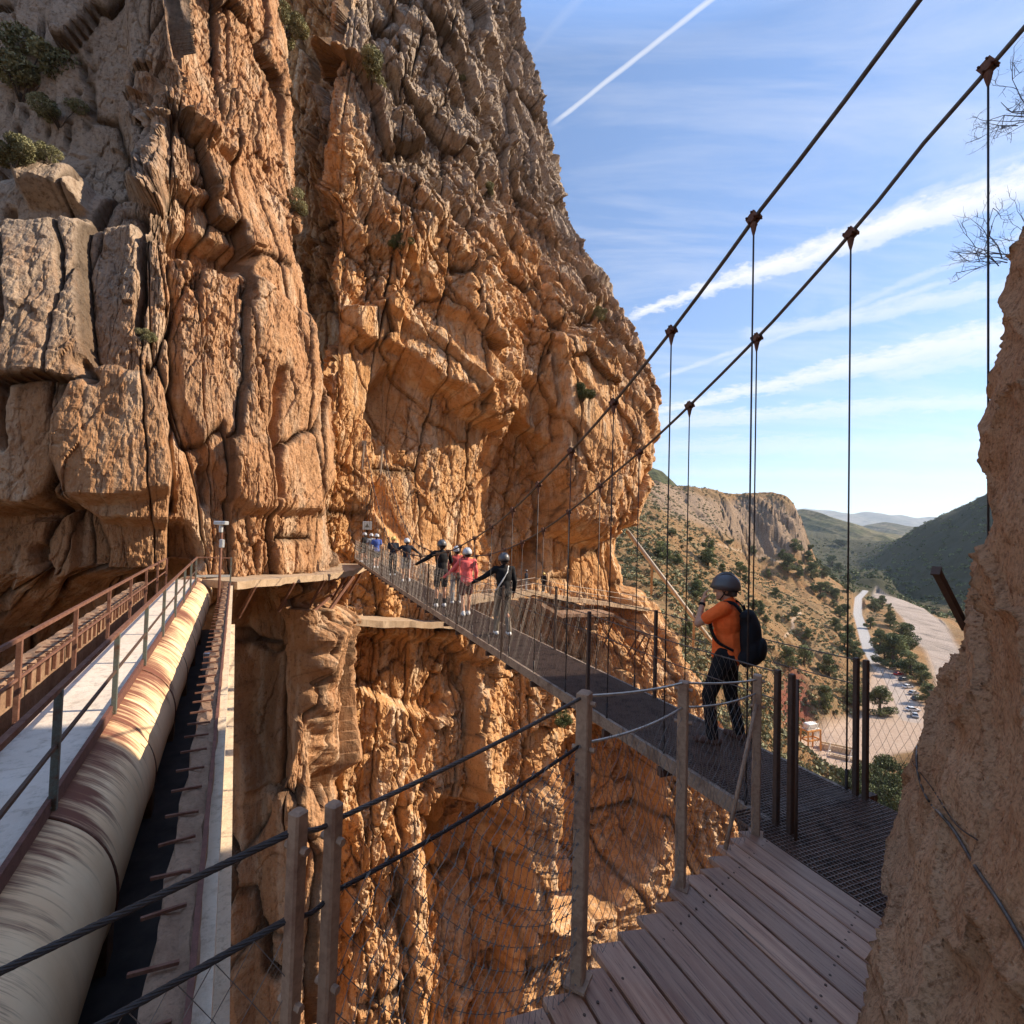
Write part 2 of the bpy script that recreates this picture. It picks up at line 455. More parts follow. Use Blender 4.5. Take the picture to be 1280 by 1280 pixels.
# ---- the great wall across the gorge, where the footbridge lands
B = [(-48, 62), (-18.2, 46), (-14.2, 35.6), (-10.3, 37.6), (-6, 40.5), (-2.4, 44), (-.7, 47), (2, 49), (6, 51.5), (10.5, 54.5), (14.0, 58), (15.2, 64), (13, 75), (6, 92)]
edge = [(585, -60), (596, 0), (634, 60), (680, 150), (692, 250), (726, 340), (776, 395), (792, 440), (809, 480), (807, 560), (804, 600), (788, 645), (782, 685), (798, 740), (815, 790), (862, 850), (905, 925), (950, 1000), (990, 1080), (1040, 1200)]
ez = []; ex = []
for (x, y) in edge:
    p = at_y(x, y, 58); p2 = at_y(x, y, 58+.10*max(0, p.z)); ez.append(p2.z); ex.append(p2.x)
ez = np.array(ez)[::-1]; ex = np.array(ex)[::-1]
LEVELS_B = [-85, -60, -45, -34, -25, -17, -11, -6, -2.5, 0, 2.5, 5, 8, 12, 16, 19.5, 23, 27, 33, 40, 48, 58, 72]
ctrlB = np.zeros((len(LEVELS_B), len(B), 2))
for l, z in enumerate(LEVELS_B):
    sx = np.interp(z, ez, ex)-14.0
    for i, (x, y) in enumerate(B):
        w = {0: 0, 1: 0, 2: 0, 3: .0, 4: .06, 5: .13, 6: .18, 7: .30, 8: .5, 9: .78}.get(i, 1.0)
        dy = .10*max(0, z)
        if z < 0: dy = 0; w = w if i >= 8 else w*.3
        dx = 0
        if z > 4 and i == 2: dx = min(1.0, (z-4)*.12)-.035*(z-4)
        if z > 4 and i == 3: dx = -.03*(z-4)
        if z < -6 and i <= 7: dx += .0; dy -= .10*(-6-z)
        ctrlB[l, i] = (x+sx*w+dx, y+dy)
def recipe_main(T, z, px, py, P):
    D = 1.7*fbm(T/13, z/22, 3, 103)
    upz = sstep(4, 16, z)
    b1, e1 = blocks(T, z, (.66, -.75), (11.0, 4.0), 121, .95, .15, .45, .35)
    b1v, e1v = blocks(T, z, (.10, 1.0), (15.0, 4.5), 126, .9, .12, .6, .3)
    b2, e2 = blocks(T, z, (.62, -.78), (4.2, 1.7), 131, .36, .20, .28)
    b2v, e2v = blocks(T, z, (.08, 1.0), (4.5, 1.2), 136, .30, .18, .30)
    b3, e3 = blocks(T, z, (.70, -.70), (1.5, .75), 141, .13, .22, .12)
    low = sstep(0, -6, z)
    rough = sstep(-.35, .25, fbm(T/10+2, z/10, 3, 177))
    rough = np.clip(rough+.5*low+.3*sstep(14, 26, z), 0, 1)
    j1, f1_ = joints(T, z, 4.2, 171, .75, .13); j2, f2_ = joints(T, z, 1.7, 175, .28, .08)
    D += .75*b1*(.35+.65*upz)*(1-.6*low)+b1v*(.7-.2*upz+.4*low)+j1+j2*(.35+.65*rough)
    D += (.6*b2*(1-low)+b2v*low*1.3+.9*b2v*(1-low))*(.22+.58*rough)+b3*(.15+.62*rough)
    # ledges that dip to the right, undercut
    s = (z+.62*(T-T.mean()))/5.2+.55*fbm(T/9, z/9, 3, 191)
    sw = s-np.floor(s); D += .7*sstep(410, 500, px)*upz*(np.where(sw < .12, sw/.12, 1-(sw-.12)/.88)-.5)
    D += .22*(ridged(T/2.0+.4*fbm(T, z/3, 2, 109), z/11, 3, 151)-.5)*(.5+.9*low)
    b4 = blocks(T, z, (.66, .75), (.75, .34), 145, .07, .25, .06)[0]
    D += .15*fbm(T/2.0, z/2.6, 5, 161, .6)*(.6+.6*rough)+.09*fbm(T/.45, z/.6, 3, 162, .65)+b4*(.3+rough)-.09*np.maximum(ridged(T/1.3, z/3.2, 4, 165)-.72, 0)*3
    up = .08*fbm(T/1.2, z/1.2, 3, 163)
    calm = sstep(-14, 14, np.maximum(np.maximum(sdf_poly(px, py, [(425, 455), (470, 425), (520, 470), (575, 505), (625, 540), (632, 640), (626, 720), (520, 700), (440, 640)]), sdf_poly(px, py, [(650, 690), (700, 668), (760, 680), (790, 655), (815, 690), (815, 760), (640, 748)])), sdf_poly(px, py, [(690, 430), (800, 480), (800, 600), (750, 660), (690, 650)])))
    D = D*(1-.45*calm)
    J = 9*fbm(px/45, py/45, 3, 190); X, Y = px+J, py+9*fbm(px/45+9, py/45, 3, 191)
    def poly(P_, amp, soft): return amp*sstep(-soft, soft, sdf_poly(X, Y, P_))
    def line(L_, amp, w): return -amp*np.exp(-(dist_line(X, Y, L_)/w)**2)
    D += poly([(465, 480), (500, 450), (520, 470), (575, 505), (625, 540), (632, 640), (626, 720), (520, 700), (470, 640)], -1.7, 6)
    D += poly([(432, 385), (500, 372), (560, 430), (600, 500), (575, 505), (500, 440), (440, 430)], 1.3, 5)
    D += poly([(395, 80), (430, 60), (520, 170), (560, 260), (520, 330), (440, 300), (400, 200)], 1.0, 7)
    D += poly([(632, 560), (648, 520), (690, 560), (700, 640), (694, 700), (660, 752), (630, 752)], -2.6, 5)
    D += poly([(672, 430), (740, 415), (765, 470), (770, 600), (755, 652), (735, 668), (700, 655), (690, 560)], 2.2, 12)
    D += poly([(650, 690), (700, 668), (760, 680), (790, 655), (800, 690), (800, 760), (640, 748)], -2.2, 5)
    D += poly([(560, 300), (640, 250), (690, 300), (760, 370), (690, 420), (660, 520), (600, 480)], .8, 9)
    D += poly([(430, 795), (560, 800), (600, 830), (560, 900), (440, 860)], -1.3, 7)
    D += poly([(548, 1010), (640, 1010), (660, 1150), (640, 1400), (530, 1400)], -5.0, 7)
    D += poly([(700, 930), (770, 905), (830, 950), (835, 1060), (770, 1140), (690, 1150)], -5.0, 6)
    D += poly([(640, 1010), (700, 960), (690, 1100), (650, 1250)], 1.0, 8)
    D += poly([(430, 1020), (520, 960), (535, 1180), (520, 1400), (440, 1400)], .9, 9)
    D += line([(672, 330), (680, 440), (690, 520), (694, 690)], 1.3, 4)
    D += line([(612, 60), (612, 215)], 1.2, 4)
    D += line([(560, 880), (500, 1000), (505, 1300)], 1.2, 6)
    D += line([(690, 760), (705, 830), (740, 900)], .9, 5)
    g = .10+.75*sstep(420, 120, py-.25*(px-520))*sstep(380, 480, px)+.35*sstep(640, 740, px)*sstep(640, 430, py)
    g = g+.12*sstep(900, 1100, py)
    crack = np.clip(np.exp(-(e1/.03)**2)*.8*upz+np.exp(-(f1_/.10)**2)*.9+np.exp(-(f2_/.06)**2)*.4+np.exp(-(e2/.05)**2)*.5*rough*(1-low)+low*np.exp(-(e2v/.06)**2)*.6, 0, 1)
    return (D, up), {'grey': g, 'crack': crack}
o_main = cliff('cliff_face', ctrlB, LEVELS_B, 1000, 1150, -1.75, 1.25, (9, 60), recipe_main, M_ROCK, 'towering orange and grey cliff across the gorge behind the footbridge')
# ------------------------------------------------------------------ the valley
TP = []                                     # known points of the ground (theta, ln r, z)
def tz(px, py, z):
    p = at_z(px, py, z); TP.append((math.atan2(p.x, p.y), math.log(math.hypot(p.x, p.y)), z))
def td(px, py, d):
    p = at_y(px, py, d); TP.append((math.atan2(p.x, p.y), math.log(math.hypot(p.x, p.y)), p.z))
for q in [(1180, 840), (1160, 800), (1135, 765), (1110, 748), (1190, 810), (1215, 800), (1092, 744), (1180, 775)]: tz(*q, -62)
for q in [(1076, 745), (1073, 768), (1082, 792), (1092, 818), (1105, 838), (1125, 860), (1140, 890), (1100, 860), (1100, 900), (1060, 925), (1030, 930), (1005, 925), (1110, 925)]: tz(*q, -58)
for q in [(1085, 752), (1100, 775), (1118, 815), (1135, 845)]: tz(*q, -57.5)
for q in [(1060, 790, 310), (1040, 760, 345), (1050, 730, 470), (1020, 700, 500), (1012, 685, 540), (1000, 800, 245), (1000, 760, 285),
          (960, 740, 290), (930, 700, 330), (900, 660, 370), (870, 640, 390), (830, 607, 400), (808, 596, 400), (870, 616, 425), (905, 632, 445),
          (945, 637, 470), (985, 634, 480), (1003, 656, 495), (950, 692, 436), (1000, 698, 445), (915, 690, 405),
          (820, 700, 170), (830, 760, 125), (860, 800, 118), (900, 840, 122), (960, 850, 150), (1000, 865, 170), (1020, 848, 190), (1050, 835, 215), (1045, 870, 180),
          (950, 905, 120), (975, 905, 132), (1000, 895, 148), (1040, 895, 160), (900, 920, 100), (870, 860, 88),
          (1090, 960, 128), (1110, 1000, 108), (1120, 1060, 88), (1040, 985, 112), (1000, 1010, 95), (1160, 960, 130),
          (1130, 745, 640), (1180, 757, 560), (1235, 790, 430), (1150, 700, 790), (1200, 700, 690), (1200, 660, 800), (1120, 700, 880), (1250, 700, 600),
          (1226, 622, 860), (1180, 646, 900), (1150, 661, 930), (1110, 687, 980), (1260, 600, 820), (1320, 560, 780), (1090, 702, 1000), (1070, 715, 760), (1060, 722, 700),
          (1065, 700, 1150), (1040, 682, 1350), (1020, 664, 1550)]: td(*q)
for th, r, z in [(-.1, 600, 40), (.2, 650, 20), (.45, 700, 0), (.62, 800, -45), (.85, 1200, 40), (1.2, 700, 120), (1.2, 300, 30), (1.5, 200, 40), (0, 150, -20), (-.5, 150, -40),
                 (-.5, 600, 0), (.1, 60, -45), (.4, 50, -62), (.6, 60, -68), (.85, 60, -60), (1.1, 100, -40), (0, 25, -92), (.6, 25, -90), (-.6, 25, -92), (1.2, 25, -92), (-1.2, 25, -92), (2.2, 25, -92), (-2.2, 25, -92), (3.1, 25, -92),
                 (-1.5, 150, -20), (-2.6, 150, -20), (2.6, 150, -10), (-1.5, 1500, 0), (-2.6, 1500, 0), (2.6, 1500, 0), (3.1, 600, -30), (.3, 2500, -30), (.7, 2500, -40), (0, 2500, -30), (1, 2500, -20),
                 (.3, 15000, -50), (.8, 15000, -50), (-1, 15000, -50), (2, 15000, -50), (-2.5, 15000, -50)]:
    TP.append((th, math.log(r), z))
TPa = np.array(TP); TQ = np.stack([TPa[:, 0]*9, TPa[:, 1]*3.2], 1)
def _phi(d2): return np.sqrt(d2+.03)
_K = _phi(((TQ[:, None]-TQ[None])**2).sum(-1)) + np.eye(len(TQ))*1e-3
_W = np.linalg.solve(_K+0*_K, TPa[:, 2]-TPa[:, 2].mean()); _z0 = TPa[:, 2].mean()
def river_sdf(X, Y):
    return sdf_poly(X, Y, RIVER)
RIVER = [tuple(at_z(x, y, -62).xy) for x, y in [(1178, 900), (1172, 870), (1166, 835), (1158, 813), (1139, 797), (1128, 774), (1116, 759), (1090, 744), (1096, 741), (1128, 749), (1156, 760), (1182, 782), (1202, 820), (1222, 880), (1230, 960)]]  # right bank pulled in to the sunlit edge; shaded bed left soil-coloured
ROAD = [tuple(at_z(x, y, -58).xy) for x, y in [(1082, 738), (1073, 748), (1072, 768), (1079, 790), (1086, 812), (1098, 832), (1116, 852), (1128, 872), (1138, 900)]]
YARD = [tuple(at_z(x, y, -58).xy) for x, y in [(1092, 826), (1125, 838), (1150, 870), (1165, 910), (1150, 940), (1105, 945), (1075, 962), (1040, 985), (995, 965), (990, 930), (1040, 908), (1075, 895), (1085, 860)]]
def terrain(X, Y, detail=True):
    X = np.asarray(X, float); Y = np.asarray(Y, float); sh = X.shape; X = X.ravel(); Y = Y.ravel()
    r = np.hypot(X, Y); th = np.arctan2(X, Y); q0 = th*9; q1 = np.log(np.maximum(r, 1))*3.2
    z = np.full(X.shape, _z0)
    for k in range(len(TQ)):
        z += _W[k]*_phi((q0-TQ[k, 0])**2+(q1-TQ[k, 1])**2)
    if detail:
        near = sstep(50, 120, r)
        rs = river_sdf(X, Y); ys = sdf_poly(X, Y, YARD); rd = dist_line(X, Y, ROAD)
        flat = np.clip(np.maximum(np.maximum(sstep(-25, 6, rs), sstep(-8, 4, ys)), sstep(14, 5, rd)), 0, 1)
        am = (1-flat)*near
        z += am*(7*fbm(X/90, Y/90, 4, 301)*sstep(150, 500, r)+2.6*fbm(X/28, Y/28, 4, 302)+.6*fbm(X/7, Y/7, 3, 303))
        gul = ridged(X/45+.6*fbm(X/60, Y/60, 2, 305), Y/45, 3, 304)
        z -= am*4.0*np.maximum(gul-.62, 0)*3
        # rock scarp on the ridge of the hill
        px, py = proj(np.stack([X, Y, z], 1))
        sc = sstep(-25, 12, sdf_poly(px, py, [(905, 632), (940, 622), (1004, 640), (1012, 690), (955, 694), (915, 680)]))*(r > 350)*(r < 620)
        z += sc*(3.5*(blocks(X+.4*Y, z, (.1, 1), (40, 9), 311, .8, .1, .5)[0])+3*fbm(X/12, Y/12, 4, 312)+2*fbm(X/4, Y/4, 3, 313))
        z = np.where(rs > 0, z*.15+(-62)*.85+.35*fbm(X/30, Y/12, 3, 306), z)
        k = np.maximum(sstep(-6, 3, ys), sstep(6, 3, rd))
        z = z*(1-k*.9)+(-58+.15*fbm(X/9, Y/9, 3, 307))*k*.9
    return z.reshape(sh)
def hit(px, py, r0=60., r1=1600.):          # where the line of sight meets the ground
    v = ray(px, py); h = math.hypot(v.x, v.y)
    rr = np.exp(np.linspace(math.log(r0), math.log(r1), 900))
    X, Y, Zr = v.x/h*rr, v.y/h*rr, EYE.z+v.z/h*rr
    g = terrain(X, Y); below = np.nonzero(Zr < g)[0]
    i = below[0] if len(below) else len(rr)-1
    return Vector((X[i], Y[i], g[i]))

nth, nr = 900, 620
ths = np.concatenate([np.linspace(-math.pi, .12, 60)[:-1], np.linspace(.12, .86, nth), np.linspace(.86, math.pi, 40)[1:]])
rs_ = np.exp(np.concatenate([np.linspace(math.log(6), math.log(60), 12)[:-1], np.linspace(math.log(60), math.log(1700), nr), np.linspace(math.log(1700), math.log(45000), 30)[1:]]))
TH, RR = np.meshgrid(ths, rs_, indexing='ij')
GX, GY = np.sin(TH)*RR, np.cos(TH)*RR
GZ = terrain(GX, GY)
gpx, gpy = proj(np.stack([GX, GY, GZ], -1).reshape(-1, 3)); gpx = gpx.reshape(GX.shape); gpy = gpy.reshape(GX.shape)
riv = sstep(-3, 2, river_sdf(GX.ravel(), GY.ravel()).reshape(GX.shape))
road = sstep(3.4, 2.4, dist_line(GX.ravel(), GY.ravel(), ROAD).reshape(GX.shape))
yard = sstep(-2, 2, sdf_poly(GX.ravel(), GY.ravel(), YARD).reshape(GX.shape))
red = sstep(-12, 10, sdf_poly(gpx+9*fbm(GX/9, GY/9, 3, 331), gpy, [(985, 830), (1005, 845), (1010, 870), (1015, 905), (985, 912), (968, 880)]))*(RR > 90)*(RR < 260)
path = sstep(2.6, .8, dist_line(gpx, gpy, [(1002, 765), (990, 775), (992, 785), (982, 795)]))*(RR > 200)*(RR < 320)
path = np.maximum(path, sstep(1.6, .5, dist_line(gpx, gpy, [(880, 675), (930, 690), (985, 705), (1030, 720)]))*(RR > 200)*(RR < 520)*.7)
scarp = sstep(-6, 6, sdf_poly(gpx, gpy, [(815, 600), (905, 628), (940, 620), (1004, 636), (1014, 690), (955, 694), (915, 672), (860, 650), (812, 640)]))*(RR > 300)*(RR < 650)
green = sstep(560, 760, RR)*(TH > -1)
t = NT('ground_soil'); v = t.coord()
n1 = t.noise(v, .02, 5, .6); n2 = t.noise(v, .12, 6, .7); n3 = t.noise(v, .9, 5, .7)
c = t.mix(t.ramp(n2, [(.35, 0), (.65, 1)]), (.215, .115, .052), (.285, .185, .088))
c = t.mix(t.ramp(n3, [(.48, 0), (.70, .75)]), c, (.085, .08, .035))
c = t.mix(t.ramp(n1, [(.45, 0), (.7, .6)]), c, (.33, .165, .06))
c = t.mix(t.attr('green'), c, t.mix(t.ramp(n3, [(.3, 0), (.7, 1)]), (.022, .026, .012), (.075, .065, .03)))
c = t.mix(t.attr('scarp'), c, t.mix(t.ramp(n3, [(.35, 0), (.7, 1)]), (.19, .13, .085), (.34, .235, .15)))
c = t.mix(t.attr('red'), c, t.mix(n3, (.16, .045, .028), (.28, .11, .065)))
c = t.mix(t.attr('path'), c, (.46, .33, .22))
c = t.mix(t.attr('yard'), c, t.mix(t.ramp(n3, [(.3, 0), (.7, 1)]), (.42, .29, .20), (.52, .39, .29)))
wet = t.noise(t.coord((1, .35, 1), rot=(0, 0, .5)), .045, 5, .65, 1.2)
c = t.mix(t.attr('river'), c, t.ramp(wet, [(.34, (.17, .14, .115)), (.44, (.33, .265, .21)), (.58, (.42, .335, .27)), (.72, (.25, .19, .145))]))
c = t.mix(t.attr('road'), c, t.mix(n3, (.34, .32, .30), (.46, .44, .41)))
M_GROUND = t.set(c, .95, 0, t.bump(t.math('ADD', n3, t.noise(v, 4, 4, .7)), .8, .6), .1)
tag(mesh_np('ground', np.stack([GX, GY, GZ], -1).reshape(-1, 3), grid_faces(len(ths), len(rs_)), M_GROUND, None, True,
        {'river': riv.ravel(), 'road': (road*(1-yard*.6)).ravel(), 'yard': yard.ravel(), 'red': red.ravel(), 'path': path.ravel(), 'scarp': scarp.ravel(), 'green': green.ravel()}),
    None, None, None, 'structure')

def hill(name, crest, foot_z, d, depth, mat, seed, rough):
    """far relief: crest given in the picture at distance d, falling away in front and behind"""
    C = [at_y(x, y, d) for x, y in crest]
    xs = np.array([p.x for p in C]); zs = np.array([p.z for p in C])
    nu, nv = 260, 60
    X = np.linspace(xs[0], xs[-1], nu); h = np.interp(X, xs, zs)
    h = h+rough*fbm(X/(rough*9), X*0+seed, 5, seed)
    s = np.linspace(-1, 1, nv)
    prof = 1-np.abs(s)**1.25
    Y = d+s*depth
    XX = np.repeat(X[:, None], nv, 1); YY = np.repeat(Y[None], nu, 0)
    Zg = foot_z+(h[:, None]-foot_z)*prof[None]+rough*1.6*(ridged(XX/(rough*14), YY/(rough*14), 4, seed+1)-.6)*(1-prof[None]**6)
    o = mesh_np(name, np.stack([XX, YY, Zg], -1).reshape(-1, 3), grid_faces(nu, nv), mat, None, True)
    return tag(o, None, None, None, 'structure')
def hillmat(name, a, b, sc):
    t = NT(name); v = t.coord()
    n = t.noise(v, sc, 6, .7); m = t.noise(v, sc*6, 4, .7)
    c = t.mix(t.ramp(n, [(.4, 0), (.62, 1)]), a, b)
    c = t.mix(t.ramp(m, [(.45, 0), (.62, .75)]), c, tuple(x*.45 for x in a))
    return t.set(c, .95, 0, t.bump(m, .8, 3.0), .1)
M_HILL = hillmat('hill_scrub', (.085, .085, .035), (.20, .155, .085), .012)
M_MTN = hillmat('mountain', (.10, .11, .07), (.20, .17, .12), .0012)
hill('hills', [(960, 655), (985, 642), (1002, 636), (1020, 645), (1045, 654), (1075, 662), (1110, 676), (1150, 692)], -60, 1900, 650, M_HILL, 5, 10)
hill('hills', [(1020, 685), (1060, 668), (1085, 658), (1105, 652), (1125, 657), (1150, 668), (1200, 678)], -60, 3600, 900, M_HILL, 8, 14)
hill('hills', [(770, 588), (800, 584), (812, 583), (826, 588), (840, 603), (870, 630)], -40, 720, 200, M_HILL, 12, 7)
hill('mountains', [(820, 650), (940, 640), (1000, 637), (1030, 637), (1060, 641), (1085, 640), (1110, 644), (1150, 647), (1180, 646), (1240, 655), (1350, 650)], -60, 11000, 2200, M_MTN, 15, 55)

# ------------------------------------------------------------------ plants
def leafmat(name, a, b):
    t = NT(name); r = t.attr('tone')
    c = t.mix(r, a, b)
    m = t.set(c, .75, 0, None, .2)
    t.b.inputs['Subsurface Weight'].default_value = 0
    return m
M_PINE = leafmat('pine_needles', (.05, .07, .024), (.26, .27, .10))
M_OLIVE = leafmat('grey_green_leaves', (.12, .115, .05), (.36, .33, .17))
M_BUSH = leafmat('bush_leaves', (.05, .065, .02), (.14, .15, .055))
M_BARK = plain('bark', (.10, .075, .055), .9, 0, .4, 20)
def leaves(clumps, per, size, seed, flat=.0):
    """many small leaf faces spread through the clumps (centre, radii)"""
    g = np.random.default_rng(seed); Vs = []; tones = []
    for (c, r) in clumps:
        n = max(6, int(per*np.prod(r)**(2/3)))
        d = g.normal(size=(n, 3)); d /= np.linalg.norm(d, axis=1, keepdims=True)
        rad = g.uniform(.35, 1.05, n)**.55
        p = np.array(c)+d*rad[:, None]*np.array(r)
        a = g.normal(size=(n, 3))+d*.6; a /= np.linalg.norm(a, axis=1, keepdims=True)
        b = np.cross(a, g.normal(size=(n, 3))); b /= np.linalg.norm(b, axis=1, keepdims=True)
        s = size*g.uniform(.6, 1.4, n)[:, None]
        q = np.stack([p-a*s, p+b*s*.42, p+a*s, p-b*s*.42], 1)
        Vs.append(q.reshape(-1, 3)); tones.append(np.repeat(np.clip(g.normal(.45, .25)+g.normal(0, .18, n), 0, 1), 4))
    V = np.concatenate(Vs); return V, np.arange(len(V)).reshape(-1, 4), np.concatenate(tones)
def make_tree(kind, h, seed, dens=1.0):
    """local tree, base at the origin: (trunk MB, leaf V, F, tone)"""
    g = random.Random(seed); mb = MB(); cl = []
    if kind == 'conifer':
        mb.tube([(0, 0, -.4), (0.02*h, 0, .5*h), (0, 0, h*.97)], [.035*h, .022*h, .004*h], 6)
        nl = 9
        for i in range(nl):
            z = h*(.16+.80*i/(nl-1)); rr = h*.27*(1-i/(nl-.3))**.8+.02*h
            for k in range(5 if i < 6 else 3):
                a = g.uniform(0, 6.28); q = rr*g.uniform(.35, .8)
                e = (math.cos(a)*q, math.sin(a)*q, z+g.uniform(-.03, .03)*h)
                mb.tube([(0, 0, z-.03*h), e], [.009*h, .003*h], 4)
                cl.append((e, (rr*.5, rr*.5, h*.055)))
    elif kind == 'pine':
        mb.tube([(0, 0, -.4), (.03*h, .01*h, .3*h), (-.01*h, .02*h, .62*h), (0, 0, .85*h)], [.05*h, .036*h, .022*h, .006*h], 7)
        for i in range(24):
            z = h*g.uniform(.12, .92); a = g.uniform(0, 6.28)
            lim = .40*h*(1-max(0, z/h-.25)/.78)**.75*min(1, .6+z/h*1.6)
            q = lim*g.uniform(.35, .95)
            e = (math.cos(a)*q, math.sin(a)*q, z)
            mb.tube([(0, 0, max(0, z-.16*h)), (e[0]*.5, e[1]*.5, z-.07*h), e], [.014*h, .009*h, .003*h], 4)
            s = h*g.uniform(.10, .17)
            cl.append((e, (s, s, s*.75)))
    else:
        n = 11
        for i in range(n):
            a = g.uniform(0, 6.28); q = .42*h*math.sqrt(g.random()); z = h*g.uniform(.25, .85)*(1-.35*(q/(.45*h)))
            e = (math.cos(a)*q*1.15, math.sin(a)*q*1.15, z)
            mb.tube([(0, 0, -.2), (e[0]*.35, e[1]*.35, z*.45), e], [.022*h, .014*h, .004*h], 4)
            s = h*g.uniform(.14, .26); cl.append((e, (s, s, s*.8)))
    V, Fq, tone = leaves(cl, 260*dens/(h*h)**(2/3)*(h**(2-4/3)) if False else 13000*dens/h**2, .026*h, seed)
    return mb, V, Fq, tone
PROTO = {}
def plant(kind, h, mat, loc, label, cat, group, name, seed, dens=1.0, hp=6.0, sc=(1, 1, 1), rz=None):
    key = (kind, seed, mat.name)
    if key not in PROTO:
        mb, V, Fq, tone = make_tree(kind, hp, seed, dens)
        tr = mb.build('trunk' if kind != 'bush' else 'stem', M_BARK, None, True)
        cr = mesh_np('crown' if kind != 'bush' else 'foliage', V, Fq, mat, None, False, {'tone': tone})
        PROTO[key] = (tr.data, cr.data, tr.name.split('.')[0], cr.name.split('.')[0])
        bpy.data.objects.remove(tr); bpy.data.objects.remove(cr)
    a, b, na, nb = PROTO[key]
    e = empty(name, loc, random.uniform(0, 6.28) if rz is None else rz, label, cat, group)
    k = h/hp; e.scale = (k*sc[0], k*sc[1], k*sc[2])
    for d, nme in ((a, na), (b, nb)):
        o = bpy.data.objects.new(nme, d); COL.objects.link(o); o.parent = e
    return e
def m_per_px(p): return p.y/F
trees_px = [  # kind, base px, base py, height px, label
 ('pine', 1093, 765, 18, 'roadside'), ('pine', 1103, 759, 15, 'roadside'), ('conifer', 1113, 784, 28, 'dark slender tree on the bank between the road and the pale river bed'),
 ('pine', 1088, 786, 15, 'small round dark tree at the right edge of the road'), ('pine', 1128, 814, 38, 'dark broad tree nearest the river bed, behind the big green tree'), ('pine', 1100, 813, 26, 'roadside'),
 ('pine', 1118, 836, 48, 'largest bright green tree between the road and the river bed'), ('pine', 1106, 832, 30, 'roadside'), ('pine', 1138, 844, 32, 'roadside'), ('pine', 1151, 855, 26, 'roadside'), ('pine', 1160, 878, 26, 'roadside'),
 ('pine', 1062, 802, 22, 'slope'), ('pine', 1068, 822, 22, 'slope'), ('pine', 1045, 790, 18, 'slope'), ('pine', 1056, 814, 24, 'slope'), ('pine', 1050, 772, 15, 'slope'), ('pine', 1035, 742, 16, 'slope'),
 ('conifer', 885, 708, 38, 'tall pointed conifer alone on the hillside left of the bare ridge'), ('pine', 925, 722, 22, 'round green tree right of the tall pointed conifer on the hillside'), ('pine', 985, 716, 24, 'slope'), ('pine', 995, 694, 18, 'slope'),
 ('pine', 1015, 724, 22, 'slope'), ('pine', 1025, 748, 22, 'slope'), ('pine', 970, 748, 14, 'slope'), ('pine', 950, 762, 13, 'slope'), ('pine', 985, 834, 26, 'slope'), ('pine', 1005, 832, 28, 'slope'),
 ('pine', 1036, 846, 28, 'round tree on the lower slope above the red gully'), ('pine', 1066, 882, 28, 'round green tree at the top of the bank beside the open yard'), ('pine', 1030, 886, 30, 'slope'),
 ('pine', 1100, 894, 40, 'leaning tree behind the twin posts at the edge of the open yard'), ('pine', 870, 747, 22, 'slope'), ('pine', 828, 700, 26, 'slope'), ('bush', 840, 672, 12, 'slope'), ('pine', 972, 777, 10, 'slope'),
 ('pine', 930, 792, 15, 'slope'), ('pine', 940, 694, 13, 'slope'), ('pine', 960, 722, 11, 'slope'), ('pine', 1040, 708, 15, 'slope'), ('pine', 1010, 704, 15, 'slope'),
 ('pine', 1030, 722, 15, 'slope'), ('pine', 1046, 750, 15, 'slope'), ('pine', 1058, 742, 13, 'slope'), ('conifer', 1000, 722, 18, 'slope'), ('pine', 978, 700, 12, 'slope'), ('pine', 1048, 716, 13, 'slope'),
 ('pine', 1060, 728, 12, 'slope'), ('pine', 903, 716, 12, 'slope'), ('pine', 847, 705, 14, 'slope'), ('pine', 862, 790, 14, 'slope'),
 ('bush', 1112, 992, 55, 'big round bush below the yard, left of the near rock'), ('bush', 1088, 990, 40, 'slope_near'), ('bush', 1118, 1030, 50, 'slope_near'), ('bush', 1075, 1010, 40, 'slope_near'), ('bush', 1098, 1030, 45, 'slope_near'), ('bush', 1135, 1010, 50, 'slope_near'), ('bush', 1060, 985, 26, 'slope_near')]
_g = random.Random(77)
for _ in range(46):
    x_ = _g.uniform(850, 1062); y_ = _g.uniform(668+max(0, (930-x_))*.1, 800)
    if 0 < (y_-640) and not (930 < x_ < 1010 and y_ < 700): trees_px.append(('pine' if _g.random() < .6 else 'bush', x_, y_, _g.uniform(7, 15)*(.55+.45*(y_-640)/150), 'slope'))
for i, (kind, bx, by, hp, lab) in enumerate(trees_px):
    p = hit(bx, by); hm = hp*m_per_px(p)
    grp = {'roadside': 'trees along the bank of the dry river', 'slope': 'trees scattered over the dry hillside', 'slope_near': 'bushes on the steep slope under the bridge'}.get(lab)
    l2 = {'roadside': 'green tree on the bank between the gravel road and the dry river bed', 'slope': 'small green tree or bush among the scrub on the dry orange hillside',
          'slope_near': 'leafy green bush on the steep slope below the bridge end'}.get(lab, lab)
    plant(kind, hm, M_PINE if kind != 'bush' else M_BUSH, (p.x, p.y, p.z-.1), l2, 'tree' if kind != 'bush' else 'bush', grp,
          {'conifer': 'conifer_tree', 'pine': 'tree', 'bush': 'bush'}[kind], 400+i % 4, 1.2, 6.0,
          (1.0, 1.0, 1.0) if kind != 'pine' else (1.1+.25*random.random(), 1.1, .95))
